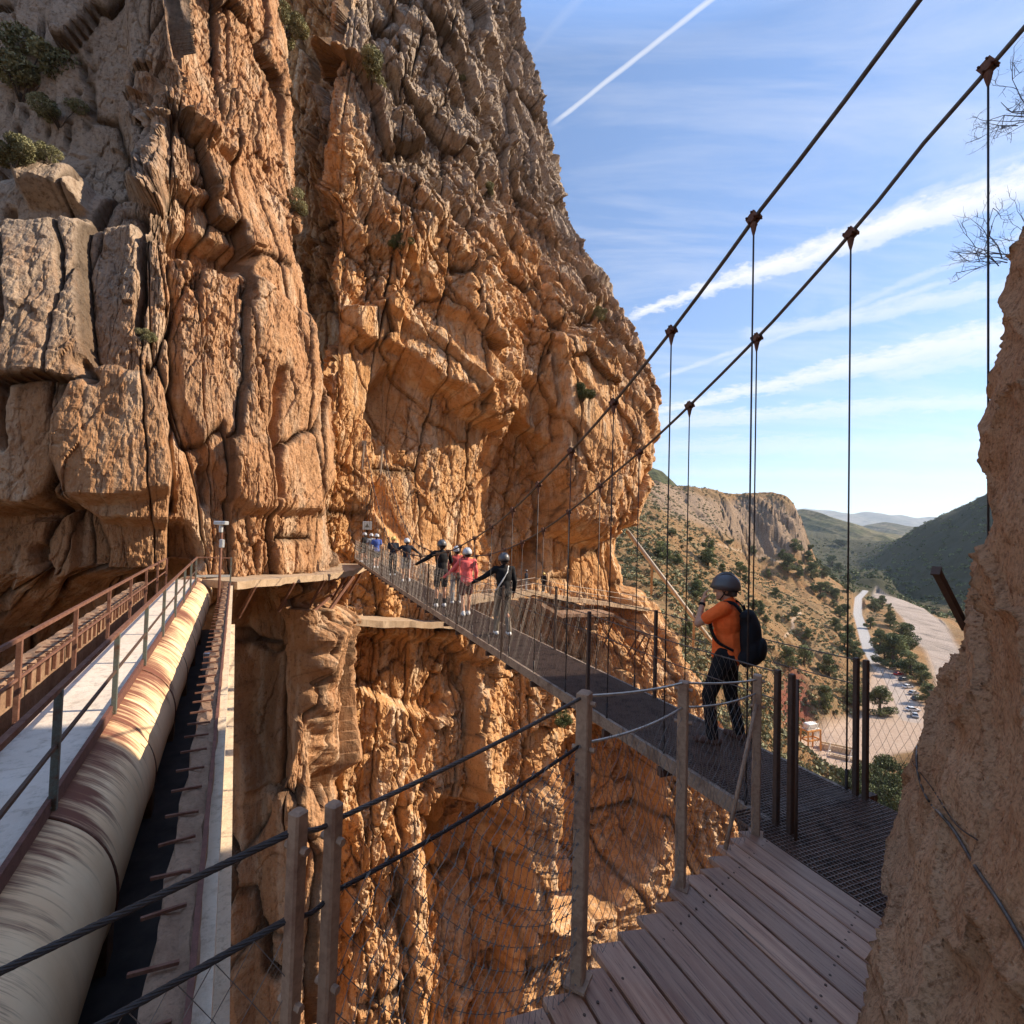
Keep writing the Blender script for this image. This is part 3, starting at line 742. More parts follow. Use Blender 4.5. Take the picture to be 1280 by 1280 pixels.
# scrub: more tufts than anyone could count
def scrub(name, n, region, size, mat, seed, k=26):
    g = np.random.default_rng(seed); th = g.uniform(*region[:2], n); r = np.exp(g.uniform(math.log(region[2]), math.log(region[3]), n))
    X, Y = np.sin(th)*r, np.cos(th)*r
    ok = (river_sdf(X, Y) < -4) & (sdf_poly(X, Y, YARD) < -1) & (dist_line(X, Y, ROAD) > 5) & (fbm(X/35, Y/35, 3, seed) > g.uniform(-.5, .35, n))
    X, Y = X[ok], Y[ok]; Z = terrain(X, Y); m = len(X)
    s = g.uniform(size[0], size[1], m)*g.uniform(.6, 1.3, m)
    d = g.normal(size=(m, k, 3)); d /= np.linalg.norm(d, axis=2, keepdims=True); d[..., 2] = np.abs(d[..., 2])*.75
    p = np.stack([X, Y, Z], 1)[:, None]+d*s[:, None, None]*g.uniform(.5, 1.0, (m, k, 1))
    a = g.normal(size=(m, k, 3))+d*.5; a /= np.linalg.norm(a, axis=2, keepdims=True)
    b = np.cross(a, g.normal(size=(m, k, 3))); b /= np.linalg.norm(b, axis=2, keepdims=True)
    w = s[:, None, None]*.38
    q = np.stack([p-a*w, p+b*w*.6, p+a*w, p-b*w*.6], 2).reshape(-1, 3)
    tone = np.repeat(np.clip(g.normal(.4, .22, m)[:, None]+g.normal(0, .15, (m, k)), 0, 1).ravel(), 4)
    tag(mesh_np(name, q, np.arange(len(q)).reshape(-1, 4), mat, None, False, {'tone': tone}), None, None, None, 'stuff')
scrub('scrub', 21000, (.13, .62, 75, 560), (.35, 1.25), M_OLIVE, 51)
M_STRAW = leafmat('dry_grass_blades', (.22, .15, .07), (.48, .36, .17))
scrub('dry_grass', 9000, (.13, .62, 75, 480), (.25, .7), M_STRAW, 57, 18)
scrub('woodland', 5200, (.42, .88, 600, 1650), (2.0, 4.2), M_PINE, 52, 20)
# ------------------------------------------------------------------ near side: rock, boardwalk, footbridge, aqueduct
def rust_metal(name, base, rust, amt=.5, rough=.6, metal=.3, sc=9):
    t = NT(name); v = t.coord(); n = t.noise(v, sc, 6, .7); f = t.noise(v, sc*9, 3, .6)
    c = t.mix(t.ramp(n, [(.62-amt*.35, 0), (.74-amt*.2, 1)]), base, rust)
    c = t.mix(t.ramp(f, [(.35, .35), (.6, 0)]), c, tuple(x*.45 for x in rust))
    return t.set(c, rough, metal, t.bump(t.math('ADD', n, f), .25, .004), .35)
M_POST = rust_metal('weathered_post', (.38, .235, .145), (.24, .125, .075), .35, .65, .15, 5)
M_POSTD = rust_metal('dark_post', (.10, .062, .045), (.10, .055, .035), .5, .7, .2, 6)
M_GREEN = rust_metal('grey_green_paint', (.135, .15, .125), (.14, .065, .035), .35, .6, .2, 6)
M_RUST = rust_metal('rusty_steel', (.20, .095, .06), (.13, .05, .028), .6, .8, .1, 8)
M_REDST = rust_metal('red_brown_steel', (.17, .07, .05), (.10, .045, .03), .5, .75, .1, 8)
M_CABLE = rust_metal('steel_rope', (.15, .125, .105), (.09, .06, .045), .4, .5, .55, 14)
M_CABLED = rust_metal('dark_steel_rope', (.055, .045, .042), (.05, .035, .028), .5, .55, .5, 14)
M_CABLEL = plain('bright_steel_rope', (.42, .39, .35), .45, .6, .25, 20)
M_WIRE = plain('netting_wire', (.17, .145, .125), .5, .5, .2, 20)
M_GRATE = rust_metal('grating_steel', (.20, .135, .105), (.08, .055, .045), .4, .55, .45, 6)
M_BEAM = rust_metal('bridge_beam', (.30, .215, .15), (.13, .08, .055), .4, .7, .15, 4)
M_ALU = plain('galvanised', (.50, .50, .48), .45, .6, .15, 10)

# near rock on the right, its face beside the boardwalk
SH = [(-7, -.7), (-1, -.36), (-.2, -.20), (.10, -.14), (.34, 0.0), (.9, .15), (1.5, .37), (2.16, .50), (2.67, .60), (3.2, .70), (3.69, .78), (4.1, .88), (4.5, 1.02), (4.8, 1.35), (5.3, 2.3), (6.2, 4.5)]
PL = np.array([(1.5, -4), (1.12, -1.6), (1.10, 0.0), (1.20, 1.2), (1.60, 2.35), (2.17, 3.0), (2.62, 3.55), (3.2, 4.0), (4.2, 4.5), (6, 5.0), (9.5, 5.2)])
nu, nv = 520, 560
uu = np.linspace(0, len(PL)-1, 2000); pc = catmull(PL, uu)
sg = np.linalg.norm(np.diff(pc, axis=0), axis=1); wv = np.where((pc[1:, 1] > .6) & (pc[1:, 0] < 3.6), 1, .12)
cw = np.concatenate([[0], np.cumsum(sg*wv)]); ca = np.concatenate([[0], np.cumsum(sg)])
us = np.interp(np.linspace(0, cw[-1], nu), cw, uu); ar = np.interp(us, uu, ca); pc = catmull(PL, us)
zz = np.concatenate([np.linspace(-12, -.6, 50)[:-1], np.linspace(-.6, 4.9, nv-80), np.linspace(4.9, 6.4, 32)[1:]]); nv = len(zz)
shf = np.interp(zz, [a for a, b in SH], [b for a, b in SH])
XX = pc[:, 0][:, None]+.16+shf[None]*1.0; YY = np.repeat(pc[:, 1][:, None], nv, 1); ZZ = np.repeat(zz[None], nu, 0)
PP = np.stack([XX, YY, ZZ], -1)
nn = np.cross(np.gradient(PP, axis=0), np.gradient(PP, axis=1)); nn /= np.linalg.norm(nn, axis=-1, keepdims=True)
AR = np.repeat(ar[:, None], nv, 1)
dd = .022*ridged(AR/.30+.5*fbm(AR, ZZ, 2, 710), ZZ/.55, 4, 709)-.015+.16*fbm(AR/1.3, ZZ/2.0, 4, 701)+.05*fbm(AR/.35, ZZ/.5, 4, 702)+.012*fbm(AR/.10, ZZ/.12, 3, 703)
k1 = voro(AR/.16, ZZ/.22, 704); dd += .012*(.5-k1[0])
k2 = blocks(AR, ZZ, (.5, .86), (1.1, .45), 705, .035, .07, .05, .4, .6)[0]; dd += k2-.03; dd = .5*dd+.2*np.roll(dd, 1, 0)+.3*np.roll(dd, 1, 1)
dd = dd*np.minimum(1, .4+.6*sstep(-1, .6, ZZ))
PP = PP+nn*dd[..., None]
def near_rock_mat():
    t = NT('near_rock'); v = t.coord(); n = t.noise(v, 1.6, 6, .65); m = t.noise(v, 14, 7, .8); f = t.noise(v, 60, 4, .7)
    vv = t.voronoi(v, 16)
    c = t.mix(t.ramp(n, [(.32, 0), (.68, 1)]), (.70, .33, .15), (.88, .50, .27))
    c = t.mix(t.ramp(m, [(.32, .9), (.46, 0)]), c, (.28, .11, .045))
    c = t.mix(t.ramp(m, [(.56, 0), (.75, .55)]), c, (.80, .48, .28))
    c = t.mix(t.ramp(t.noise(v, .8, 4, .6), [(.56, 0), (.74, .6)]), c, (.52, .27, .14))
    c = t.mix(t.ramp(t.noise(t.coord((9, 30, 12), rot=(.5, .6, .3)), 1.6, 6, .75), [(.34, .75), (.48, 0)]), c, (.30, .115, .045))
    pit = t.ramp(t.voronoi(v, 34), [(.10, 1), (.26, 0)])
    c = t.mix(t.math('MULTIPLY', pit, t.ramp(t.noise(v, 5, 4, .6), [(.48, 0), (.66, .6)])), c, (.13, .055, .028))  # pit hollows darkened in the colour to stand for crevice shade
    c = t.mix(t.ramp(f, [(.34, .6), (.5, 0)]), c, (.36, .15, .065))
    c = t.mix(t.ramp(f, [(.58, 0), (.72, .5)]), c, (.88, .60, .38))
    h = t.math('ADD', t.math('MULTIPLY', m, 1.0), t.math('ADD', t.math('MULTIPLY', f, .45), t.math('MULTIPLY', vv, .6)))
    h = t.math('SUBTRACT', h, t.math('MULTIPLY', pit, .4))
    return t.set(c, .92, 0, t.bump(h, 1.0, .06), .15)
M_NEAR = near_rock_mat()
near_rock = tag(mesh_np('rock', PP.reshape(-1, 3), grid_faces(nu, nv), M_NEAR, None, True), 'rough brown rock face rising beside the boardwalk', None, None, 'structure')
# the mountain of this side, behind and to the right of the photographer
ctrlC = np.zeros((3, 9, 2)); C0 = [(14, -40), (9, -14), (6.0, -4), (6.4, 2.4), (8.5, 5.0), (12.0, 9.0), (20.5, 10.8), (34, 12), (70, 8)]
for l, k in enumerate((0, 0, 1)):
    for i, (x, y) in enumerate(C0): ctrlC[l, i] = (x+k*3, y-k*1.5)
def recipe_c(T, z, px, py, P):
    b2, e2 = blocks(T, z, (.1, 1), (5, 1.6), 811, .4, .15, .3)
    return -.9+.7*fbm(T/6, z/9, 4, 812)+b2, {'grey': .3+0*z, 'crack': np.exp(-(e2/.05)**2)}
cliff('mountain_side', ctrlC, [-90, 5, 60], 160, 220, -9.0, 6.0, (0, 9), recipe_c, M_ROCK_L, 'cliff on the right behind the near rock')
from mathutils.bvhtree import BVHTree
def bvh_of(o):
    me = o.data; return BVHTree.FromPolygons([v.co for v in me.vertices], [tuple(p.vertices) for p in me.polygons])
NB = bvh_of(near_rock)
def on_rock(px, py, lift=.0):
    v = ray(px, py).normalized(); h = NB.ray_cast(EYE, v)
    return (h[0]-v*lift) if h[0] else None

# ---------------- boardwalk
EB = Vector((-.380, .925, 0)); RB = Vector((.925, .380, 0))
def edgeL(d): return Vector((3.95-.411*d, d, 0))
def edgeR(d): return Vector((5.10-.411*d, d, 0))
SLOPE = .165
W0 = Vector((3.65-.411*4.0, 4.0, 0))                   # a point of the seam between wood and grating
def qof(p): return -(Vector((p[0], p[1], 0))-W0).dot(RB)
def deck_z(q): return SLOPE*min(q, 2.45)+max(0, q-2.45)*.02
t = NT('weathered_boards'); v = t.coord(rot=(0, 0, -math.atan2(.925, -.380)))
vs = t.n('ShaderNodeMapping'); vs.inputs['Scale'].default_value = (1.2, 26, 10); t.l(v, vs.inputs[0])
g = t.noise(vs.outputs[0], 1.0, 7, .65, .4); b = t.noise(v, 2.2, 4, .6); f = t.noise(vs.outputs[0], 4.0, 4, .7)
c = t.mix(t.ramp(g, [(.38, 0), (.62, 1)]), (.32, .14, .078), (.53, .285, .165))
c = t.mix(t.ramp(b, [(.4, 0), (.72, .7)]), c, (.47, .30, .205))
c = t.mix(t.ramp(f, [(.32, .85), (.45, 0)]), c, (.07, .035, .025))
kn = t.voronoi(vs.outputs[0], .55); c = t.mix(t.ramp(kn, [(.05, .7), (.14, 0)]), c, (.06, .03, .02))
c = t.mix(t.math('MULTIPLY', t.attr('plank'), .45), c, (.10, .06, .045))
M_WOOD = t.set(c, t.ramp(b, [(.3, .42), (.7, .62)]), 0, t.bump(t.math('ADD', g, t.math('MULTIPLY', f, .5)), .5, .006), .4)
bw = empty('boardwalk', tuple(W0), 0, 'weathered brown plank boardwalk at the bottom, sloping down to the metal grating', 'boardwalk')
def Wp(q, s, z): return W0-RB*q+EB*s+Vector((0, 0, z))
pitch, pw, th_ = .184, .168, .040
CUT0, CUT1 = Vector((1.93, 4.06, 0)), Vector((.335, 2.265, 0))
ud = (CUT1-CUT0).normalized()
Vv = []; Ff = []; pa = []; nb = 0
pr = random.Random(5)
q = .004; k = 0
while q < 4.6:
    qc = q+pw/2
    # far end: where the boards are cut along the railing line
    tt = qc/ (-(ud.dot(RB))); e = CUT0+ud*((qc+ (CUT0-W0).dot(RB))/(-ud.dot(RB)))
    s1 = (e-W0).dot(EB)+.05+pr.uniform(-.025, .03)
    s0 = s1-3.6
    n = 14; dz = pr.uniform(-.003, .003); tw = pr.uniform(-.004, .004); tone = pr.random()
    ring = [(-pw/2, -th_+.0), (pw/2, -th_), (pw/2, -.006), (pw/2-.006, 0), (-pw/2+.006, 0), (-pw/2, -.006)]
    for i in range(n+1):
        s = s0+(s1-s0)*i/n
        for (a, h) in ring:
            zz_ = deck_z(qc+a)+h+dz+tw*a/pw+.0025*math.sin(s*2+k)
            Vv.append(Wp(qc+a, s, zz_)); pa.append(tone)
    for i in range(n):
        for j in range(6):
            a, b_ = nb+i*6+j, nb+i*6+(j+1) % 6
            Ff.append((a, b_, b_+6, a+6))
    Ff.append(tuple(nb+5-j for j in range(6))); Ff.append(tuple(nb+n*6+j for j in range(6)))
    nb += (n+1)*6; q += pitch; k += 1
scr = []
o = mesh_np('planks', np.array([tuple(x) for x in Vv])-np.array(W0), Ff, M_WOOD, bw, False, {'plank': pa}); finish_normals(o)
mb = MB()
for i in range(4):
    a = CUT0+ud*.02; 
pA = CUT0+ud*.1; pB = CUT0+ud*4.6
off = Vector((ud.y, -ud.x, 0)); off = off if off.dot(EB) < 0 else -off
for m_ in (.12, .9):
    P0, P1 = pA+off*m_, pB+off*m_
    mid = CUT0+ud*2.35+off*m_
    for x, y in ((P0, mid), (mid, P1)):
        mb.bar(x+Vector((0, 0, deck_z(qof(x))-.14)), y+Vector((0, 0, deck_z(qof(y))-.14)), .08, .18)
o = mb.build('joists', M_POSTD, bw); o.location = -W0
mb = MB(); q = .004
while q < 4.6:
    for m_ in (.12, .9):
        for a in (.22, .78):
            qc = q+pw*a; e = CUT0+ud*((qc+(CUT0-W0).dot(RB))/(-ud.dot(RB)))+off*m_; s_ = (e-W0).dot(EB)
            p = Wp(qc, s_, deck_z(qc)+.001)-W0; mb.tube([p-Vector((0, 0, .004)), p+Vector((0, 0, .0025))], .0065, 8)
    q += pitch
sc_ = mb.build('screw_heads', M_POSTD, bw); sc_['kind'] = 'stuff'

def strand(mb, a, b, r, sag=0.0, n=16, turns=26, plain_=False):
    """twisted wire rope from a to b"""
    a, b = Vector(a), Vector(b); pts = []
    for i in range(n+1):
        f = i/n; pts.append(a.lerp(b, f)-Vector((0, 0, 4*sag*f*(1-f))))
    if plain_: mb.tube(pts, r, 6); return
    L = (b-a).length; m = int(L/.012)
    m = min(max(m, 12), 260)
    d = (b-a).normalized(); u = d.cross(Vector((0, 0, 1))).normalized(); w_ = d.cross(u)
    mb.tube(pts, r*.72, 6)
    for s in range(6):
        P = []
        for i in range(m+1):
            f = i/m; an = 2*math.pi*(s/6+f*L/.16)
            P.append(a.lerp(b, f)-Vector((0, 0, 4*sag*f*(1-f)))+(u*math.cos(an)+w_*math.sin(an))*r*.62)
        mb.tube(P, r*.40, 5)
def netting(mb, lo, hi, nx, ny, r=.0013, sag=.0):
    """diamond wire net between two lines lo[0]-lo[1] and hi[0]-hi[1]"""
    a, b = Vector(lo[0]), Vector(lo[1]); c, d = Vector(hi[0]), Vector(hi[1])
    nrm = (b-a).cross(c-a).normalized()
    def P(i, j):
        u, v_ = i/nx, j/ny
        return a.lerp(b, u).lerp(c.lerp(d, u), v_)+nrm*(.012*math.sin(i*1.7+j*.9))
    for j in range(ny):
        for i in range(nx+1):
            for di in (-.5, .5):
                x0 = i+(.5 if j % 2 else 0); x1 = x0+di
                if 0 <= x0 <= nx and 0 <= x1 <= nx:
                    mb.tube([P(x0, j), P(x1, j+1)], r, 3, False)
def net_knots(mb, lo, hi, nx, ny, r):
    a, b = Vector(lo[0]), Vector(lo[1]); c, d = Vector(hi[0]), Vector(hi[1])
    nrm = (b-a).cross(c-a).normalized()
    for j in range(0, ny+1):
        for i in range(nx+1):
            x = i+(.5 if j % 2 else 0)
            if x <= nx:
                u, v_ = x/nx, j/ny
                p = a.lerp(b, u).lerp(c.lerp(d, u), v_)+nrm*(.012*math.sin(i*1.7+j*.9))
                w_ = (b-a).normalized()
                mb.tube([p-w_*r*2.6, p+w_*r*2.6], r, 4)
def post(parent, p, h, w, ang, mat, name='post', cap=True):
    M = Matrix.Rotation(ang, 3, 'Z'); mb = MB()
    mb.bevbox((p[0], p[1], p[2]+h/2), (w[0], w[1], h), .006, M)
    mb.box((p[0], p[1], p[2]+.006), (w[0]*1.7, w[1]*1.7, .012), M)
    c = M @ Vector((0, w[1]*.5+.004, 0))
    for zf in (.80, .96):
        a = Vector((p[0], p[1], p[2]+h*zf)); mb.tube([a-c*1.6, a+c*1.6], .011, 6)
    o = mb.build(name, mat, parent); o.location = -Vector(parent.location); return o

# ---------------- rope railing of the boardwalk
rl = empty('rope_railing', (.33, 2.265, .39), 0, 'low wire-rope railing on brown posts along the open edge of the boardwalk', 'railing')
dA = math.atan2(ud.y, ud.x)
pD, pD2, pA_, pB_, pC_ = Vector((-.535, 1.38, .33)), Vector((-.465, 1.45, .30)), Vector((.335, 2.265, .385)), Vector((1.065, 3.17, .19)), Vector((1.935, 4.06, .0))
for p, w_, zt in ((pD, (.040, .040), 1.55), (pD2, (.040, .040), 1.535), (pA_, (.066, .055), 1.605), (pB_, (.066, .058), 1.405), (pC_, (.075, .062), 1.22)):
    b0 = p.z if p not in (pD, pD2) else -.9
    post(rl, (p.x, p.y, b0), zt-b0, w_, dA+.25, M_POST)
def rope(parent, name, pts, r, sag, mat, plain_=False):
    mb = MB()
    for a, b in zip(pts[:-1], pts[1:]): strand(mb, a, b, r, sag, plain_=plain_)
    o = mb.build(name, mat, parent, True); o.location = -Vector(parent.location); return o
pE = Vector((-2.3, .93, .78))
top = [pE+Vector((0, 0, 0)), pD+Vector((0, 0, 1.17)), pD2+Vector((0, 0, 1.185)), pA_+Vector((0, 0, 1.20)), pB_+Vector((0, 0, 1.205)), pC_+Vector((0, 0, 1.18))]
low = [pE+Vector((.25, -.12, -.10)), pD+Vector((0, 0, .95)), pD2+Vector((0, 0, .99)), pA_+Vector((0, 0, 1.0)), pB_+Vector((0, 0, 1.06)), pC_+Vector((0, 0, 1.08))]
rope(rl, 'rope', top[:2], .0098, .0, M_CABLED); rope(rl, 'rope', top[1:4], .0075, .012, M_CABLE); rope(rl, 'rope', top[3:], .007, .014, M_CABLEL, True)
rope(rl, 'rope', low[:2], .0092, .0, M_CABLED); rope(rl, 'rope', low[1:4], .0070, .02, M_CABLED); rope(rl, 'rope', low[3:], .0065, .03, M_CABLEL, True)
for f in (.30, .42):
    mb = MB()
    p = low[0].lerp(low[1], 1-f); d_ = (low[1]-low[0]).normalized()
    for k_ in (-1, 1):
        mb.tube([p+d_*.0+Vector((0, 0, .02)), p+Vector((0, 0, -.02))], .013, 8); mb.tube([p+d_*.014*k_+Vector((0, 0, -.005)), p+d_*.014*k_+Vector((0, 0, .032))], .005, 6)
    o = mb.build('rope_clamp', M_ALU, rl, True); o.location = -Vector(rl.location)
def foot(p, z): return Vector((p.x, p.y, z))
for (a, b, za, zb, la, lb, nx) in ((pD2, pA_, -.75, .40, low[2], low[3], 16), (pA_, pB_, .40, .20, low[3], low[4], 15), (pB_, pC_, .20, .02, low[4], low[5], 15), (pE, pD, -.9, -.8, low[0], low[1], 18)):
    mb = MB(); h = (la.z-za)
    netting(mb, (foot(a, za), foot(b, zb)), (la, lb), nx, int(h/.058) if nx < 18 else 26, .0014)
    if nx == 16: net_knots(mb, (foot(a, za), foot(b, zb)), (la, lb), nx, int(h/.058), .0034)
    o = mb.build('netting', M_WIRE, rl); o.location = -Vector(rl.location)
mb = MB(); mb.tube([pC_+Vector((-.02, -.03, 1.0)), Vector((1.56, 3.72, .07))], .016, 8)
o = mb.build('brace', M_POST, rl, True); o.location = -Vector(rl.location)

# ---------------- suspension footbridge
br = empty('suspension_footbridge', tuple(edgeL(4.2)), 0, 'narrow steel suspension footbridge with grated deck crossing the gorge to the cliff', 'footbridge')
BL = Vector(br.location)
def bput(mb, name, mat, smooth=False, parent=br):
    o = mb.build(name, mat, parent, smooth); o.location = -BL if parent is br else (0, 0, 0); return o
D_END = 35.4
def dz(d): return -.06*math.sin(math.pi*min(1, max(0, (d-4)/31)))
def up(p, z): return Vector((p.x, p.y, z))
WID = (edgeR(10)-edgeL(10)).dot(RB)
def cross(d, f): return edgeL(d)+RB*(WID*f)             # f 0 left .. 1 right, square across the bridge
V = []; Fs = []
def slab(mb, a, b, w, h): mb.bar(a, b, w, h)
mb = MB()
S = (Vector((1, 0, 0)))
n_long = 30
for i in range(n_long+1):
    f = i/n_long
    ds = [4.3+(D_END-4.3)*k/12 for k in range(13)]
    for a, b in zip(ds[:-1], ds[1:]):
        A_, B_ = cross(a, f), cross(b, f)
        mb.bar(up(A_, dz(a)-.016), up(B_, dz(b)-.016), .0045, .028)
d = 4.3
while d < D_END:
    stp = .037 if d < 12 else .05
    A_, B_ = cross(d, 0), cross(d, 1)
    mb.bar(up(A_, dz(d)-.012), up(B_, dz(d)-.012), .0055, .018); d += stp*.925
# landing piece beside the boards
for i in range(42):
    f = -.27+1.33*i/41
    A_, B_ = W0+RB*(.012+(WID+.36)*i/41)+EB*.45, W0+RB*(.012+(WID+.36)*i/41)-EB*2.6
    A_ = W0+RB*(.012+(WID+.30)*i/41)+EB*(.32 if i < 9 else .42); 
    mb.bar(up(A_, -.016), up(B_, -.016), .0045, .028)
s_ = -2.6
while s_ < .40:
    A_, B_ = W0+RB*.012+EB*s_, W0+RB*(WID+.31)+EB*s_
    mb.bar(up(A_, -.012), up(B_, -.012), .0055, .018); s_ += .037
bput(mb, 'grating', M_GRATE)
mb = MB(); mb2 = MB()
ds = [4.3+(D_END-4.3)*k/10 for k in range(11)]
for a, b in zip(ds[:-1], ds[1:]):
    for f, m_ in ((-.022, mb), (1.022, mb2)):
        m_.bar(up(cross(a, f), dz(a)-.075), up(cross(b, f), dz(b)-.075), .045, .14)
for m_, f0 in ((mb, 0), (mb2, 0)): bput(m_, 'edge_beam', M_BEAM)
mb = MB(); d = 4.53; hang = []
while d < 33.2: hang.append(d); d += 1.0
for d in hang: mb.bar(up(cross(d, -.07), dz(d)-.19), up(cross(d, 1.07), dz(d)-.19), .06, .09)
for s_ in (-2.2, -1.1, .25): mb.bar(up(W0+EB*s_, -.10), up(W0+EB*s_+RB*1.6, -.10), .06, .13)
bput(mb, 'cross_beams', M_POSTD)
TL = [(1.0, 7.3), (2.0, 6.65), (3.35, 5.80), (4.53, 5.10), (5.35, 4.56), (6.37, 4.0), (7.33, 3.53), (8.25, 3.14), (9.26, 2.73), (10.3, 2.38), (11.35, 2.09), (13, 1.72), (16, 1.36), (19, 1.32), (22.2, 1.62), (26.8, 3.85), (30.9, 6.4), (32.2, 7.3)]
TRt = [(1.5, 7.5), (2.6, 6.8), (3.65, 6.05), (3.9, 5.86), (4.76, 5.22), (5.67, 4.62), (6.69, 4.06), (7.63, 3.59), (8.54, 3.19), (9.5, 2.77), (10.45, 2.41), (11.46, 2.09), (12.4, 1.84), (14, 1.55), (17, 1.32), (20, 1.34), (23.5, 1.8), (28, 3.9), (32.5, 7.05)]
def interp(T_, d):
    a = np.array(T_); idx = np.arange(len(a), dtype=float)
    u = np.interp(d, a[:, 0], idx); return float(catmull(a[:, 1:2], np.array([u]))[0, 0])
CABX = {0: -.02, 1: 1.02}
def cabpt(side, d): return up(cross(d, CABX[side]) if side == 0 else edgeR(d)+RB*.02, interp(TL if side == 0 else TRt, d))
for side, T_ in ((0, TL), (1, TRt)):
    mb = MB(); lo_, hi_ = T_[0][0], T_[-1][0]
    P = [cabpt(side, lo_+(hi_-lo_)*i/90) for i in range(91)]
    mb.tube(P, .018, 10)
    # wrapped strands
    L = sum((P[i+1]-P[i]).length for i in range(90))
    bput(mb, 'main_cable', M_CABLE, True)
def clamp_mesh(parent_o, p, tdir):
    mb = MB(); M = Matrix(((tdir.x, -tdir.y, 0), (tdir.y, tdir.x, 0), (0, 0, 1)))
    tt = tdir.normalized(); sd = tt.cross(Vector((0, 0, 1))).normalized(); nn_ = sd.cross(tt)
    for k_ in (-1, 1):
        mb.bar(p+tt*-.05+sd*k_*.026, p+tt*.05+sd*k_*.026, .022, .075, nn_)
        for j in (-.03, .03):
            mb.tube([p+tt*j+nn_*.03-sd*.05, p+tt*j+nn_*.03+sd*.05], .009, 6); mb.tube([p+tt*j-nn_*.03-sd*.05, p+tt*j-nn_*.03+sd*.05], .009, 6)
    mb.bar(p-tt*.045, p+tt*.045, .07, .03, nn_)
    mb.ball(p-Vector((0, 0, .06)), (.03, .03, .035)); mb.tube([p-Vector((0, 0, .06)), p-Vector((0, 0, .10)), p-Vector((0, 0, .155))], [.028, .022, .008], 8)
    return mb
for side in (0, 1):
    for d in ([3.55] if side else [])+hang:
        if side == 1: d = d+.30
        if d == hang[0]+.30 and side == 1: pass
        c0 = cabpt(side, d); base = cross(d, -.05) if side == 0 else cross(d-.40, 1.05)
        zt = c0.z
        if zt < 1.15 or d > 32: pass
        b0 = up(c0, dz(d)-.16)
        mb = MB(); mb.tube([c0-Vector((0, 0, .12)), b0], .0075, 6)
        if zt > 1.5: mb.tube([b0+Vector((0, 0, .02)), b0+Vector((0, 0, .34))], .013, 6)
        h_ = bput(mb, 'hanger', M_CABLED, True)
        cm = clamp_mesh(None, c0, (cabpt(side, d+.1)-cabpt(side, d-.1)))
        k_ = cm.build('clamp', M_RUST if side == 0 else M_RUST, h_)
# railing posts, ropes and nets
pl = [4.12, 4.24, 6.95, 9.84, 12.6, 15.4, 18.2, 21.0, 23.8, 26.6, 29.4, 32.2, 35.0]
prr = [4.66, 4.74, 7.37, 10.2, 13.0, 15.8, 18.6, 21.4, 24.2, 27.0, 29.8, 32.6, 35.2]
def bpost(p, w_=(.04, .045), h=1.24):
    mb = MB(); M = Matrix.Rotation(math.atan2(EB.y, EB.x), 3, 'Z')
    mb.bevbox((p.x, p.y, p.z-.12+(h+.12)/2), (w_[0], w_[1], h+.12), .004, M)
    for z in (.80, .98):
        c = M @ Vector((0, .03, 0)); mb.tube([p+Vector((0, 0, h*z))-c, p+Vector((0, 0, h*z))+c], .008, 6)
    bput(mb, 'railing_post', M_POSTD)
for d in pl: bpost(up(cross(d, -.03), dz(d)), h=1.24 if d > 4.5 else 1.22)
for d in prr: bpost(up(edgeR(d), dz(d)), h=1.22)
mb = MB(); mb.tube([up(cross(4.05, -.06), -.1), up(cross(4.05, -.06), 1.2)], .012, 6); bput(mb, 'railing_post', M_POSTD, True)
for side, ls in ((0, pl), (1, prr)):
    f = (lambda d: up(cross(d, -.03), dz(d))) if side == 0 else (lambda d: up(edgeR(d), dz(d)))
    for hz, r in ((1.20, .006), (.98, .005)):
        mb = MB()
        for a, b in zip(ls[:-1], ls[1:]):
            if b-a > .5: strand(mb, f(a)+Vector((0, 0, hz)), f(b)+Vector((0, 0, hz)), r, .02, plain_=True)
        bput(mb, 'handrail_rope', M_CABLE, True)
    mb = MB()
    for a, b in zip(ls[:-1], ls[1:]):
        if b-a < .5: continue
        L = (f(b)-f(a)).length; fine = a < 14
        netting(mb, (f(a), f(b)), (f(a)+Vector((0, 0, 1.2)), f(b)+Vector((0, 0, 1.2))), int(L/(.075 if fine else .14)), 16 if fine else 8, .0013 if fine else .0022)
    if side == 1:
        a = edgeR(4.70); b = edgeR(2.3)
        netting(mb, (a, b), (a+Vector((0, 0, 1.2)), b+Vector((0, 0, 1.1))), 36, 16, .0013)
    bput(mb, 'netting', M_WIRE)
# anchor blocks of the main cables on the far cliff
for side, T_ in ((0, TL), (1, TRt)):
    p = cabpt(side, T_[-1][0]); q_ = p+Vector((-1.2, 3.2, .15)); mb = MB()
    mb.bar(p, q_, .28, .34); mb.bar(p+Vector((0, 0, -.05)), p+Vector((-.1, .1, -1.6)), .10, .10)
    bput(mb, 'anchor_bracket', M_BEAM)
# ---------------- aqueduct: pipe between two concrete walls, walkway on the pipe
EP = Vector((-.468, .884, 0)); LP = Vector((-.884, -.468, 0))
APM = Matrix.Rotation(math.atan2(EP.y, EP.x), 4, 'Z')           # local x runs along the pipe, local y to its left
def aq(t_, a, z): return EP*t_+LP*a+Vector((0, 0, z))           # a: metres to the left of the eye's line
def aobj(mb, name, mat, parent, smooth=False):
    o = mb.build(name, mat, parent, smooth); return o
def root(name, label, cat):
    e = empty(name, (0, 0, 0), 0, label, cat); e.matrix_world = APM.copy(); return e
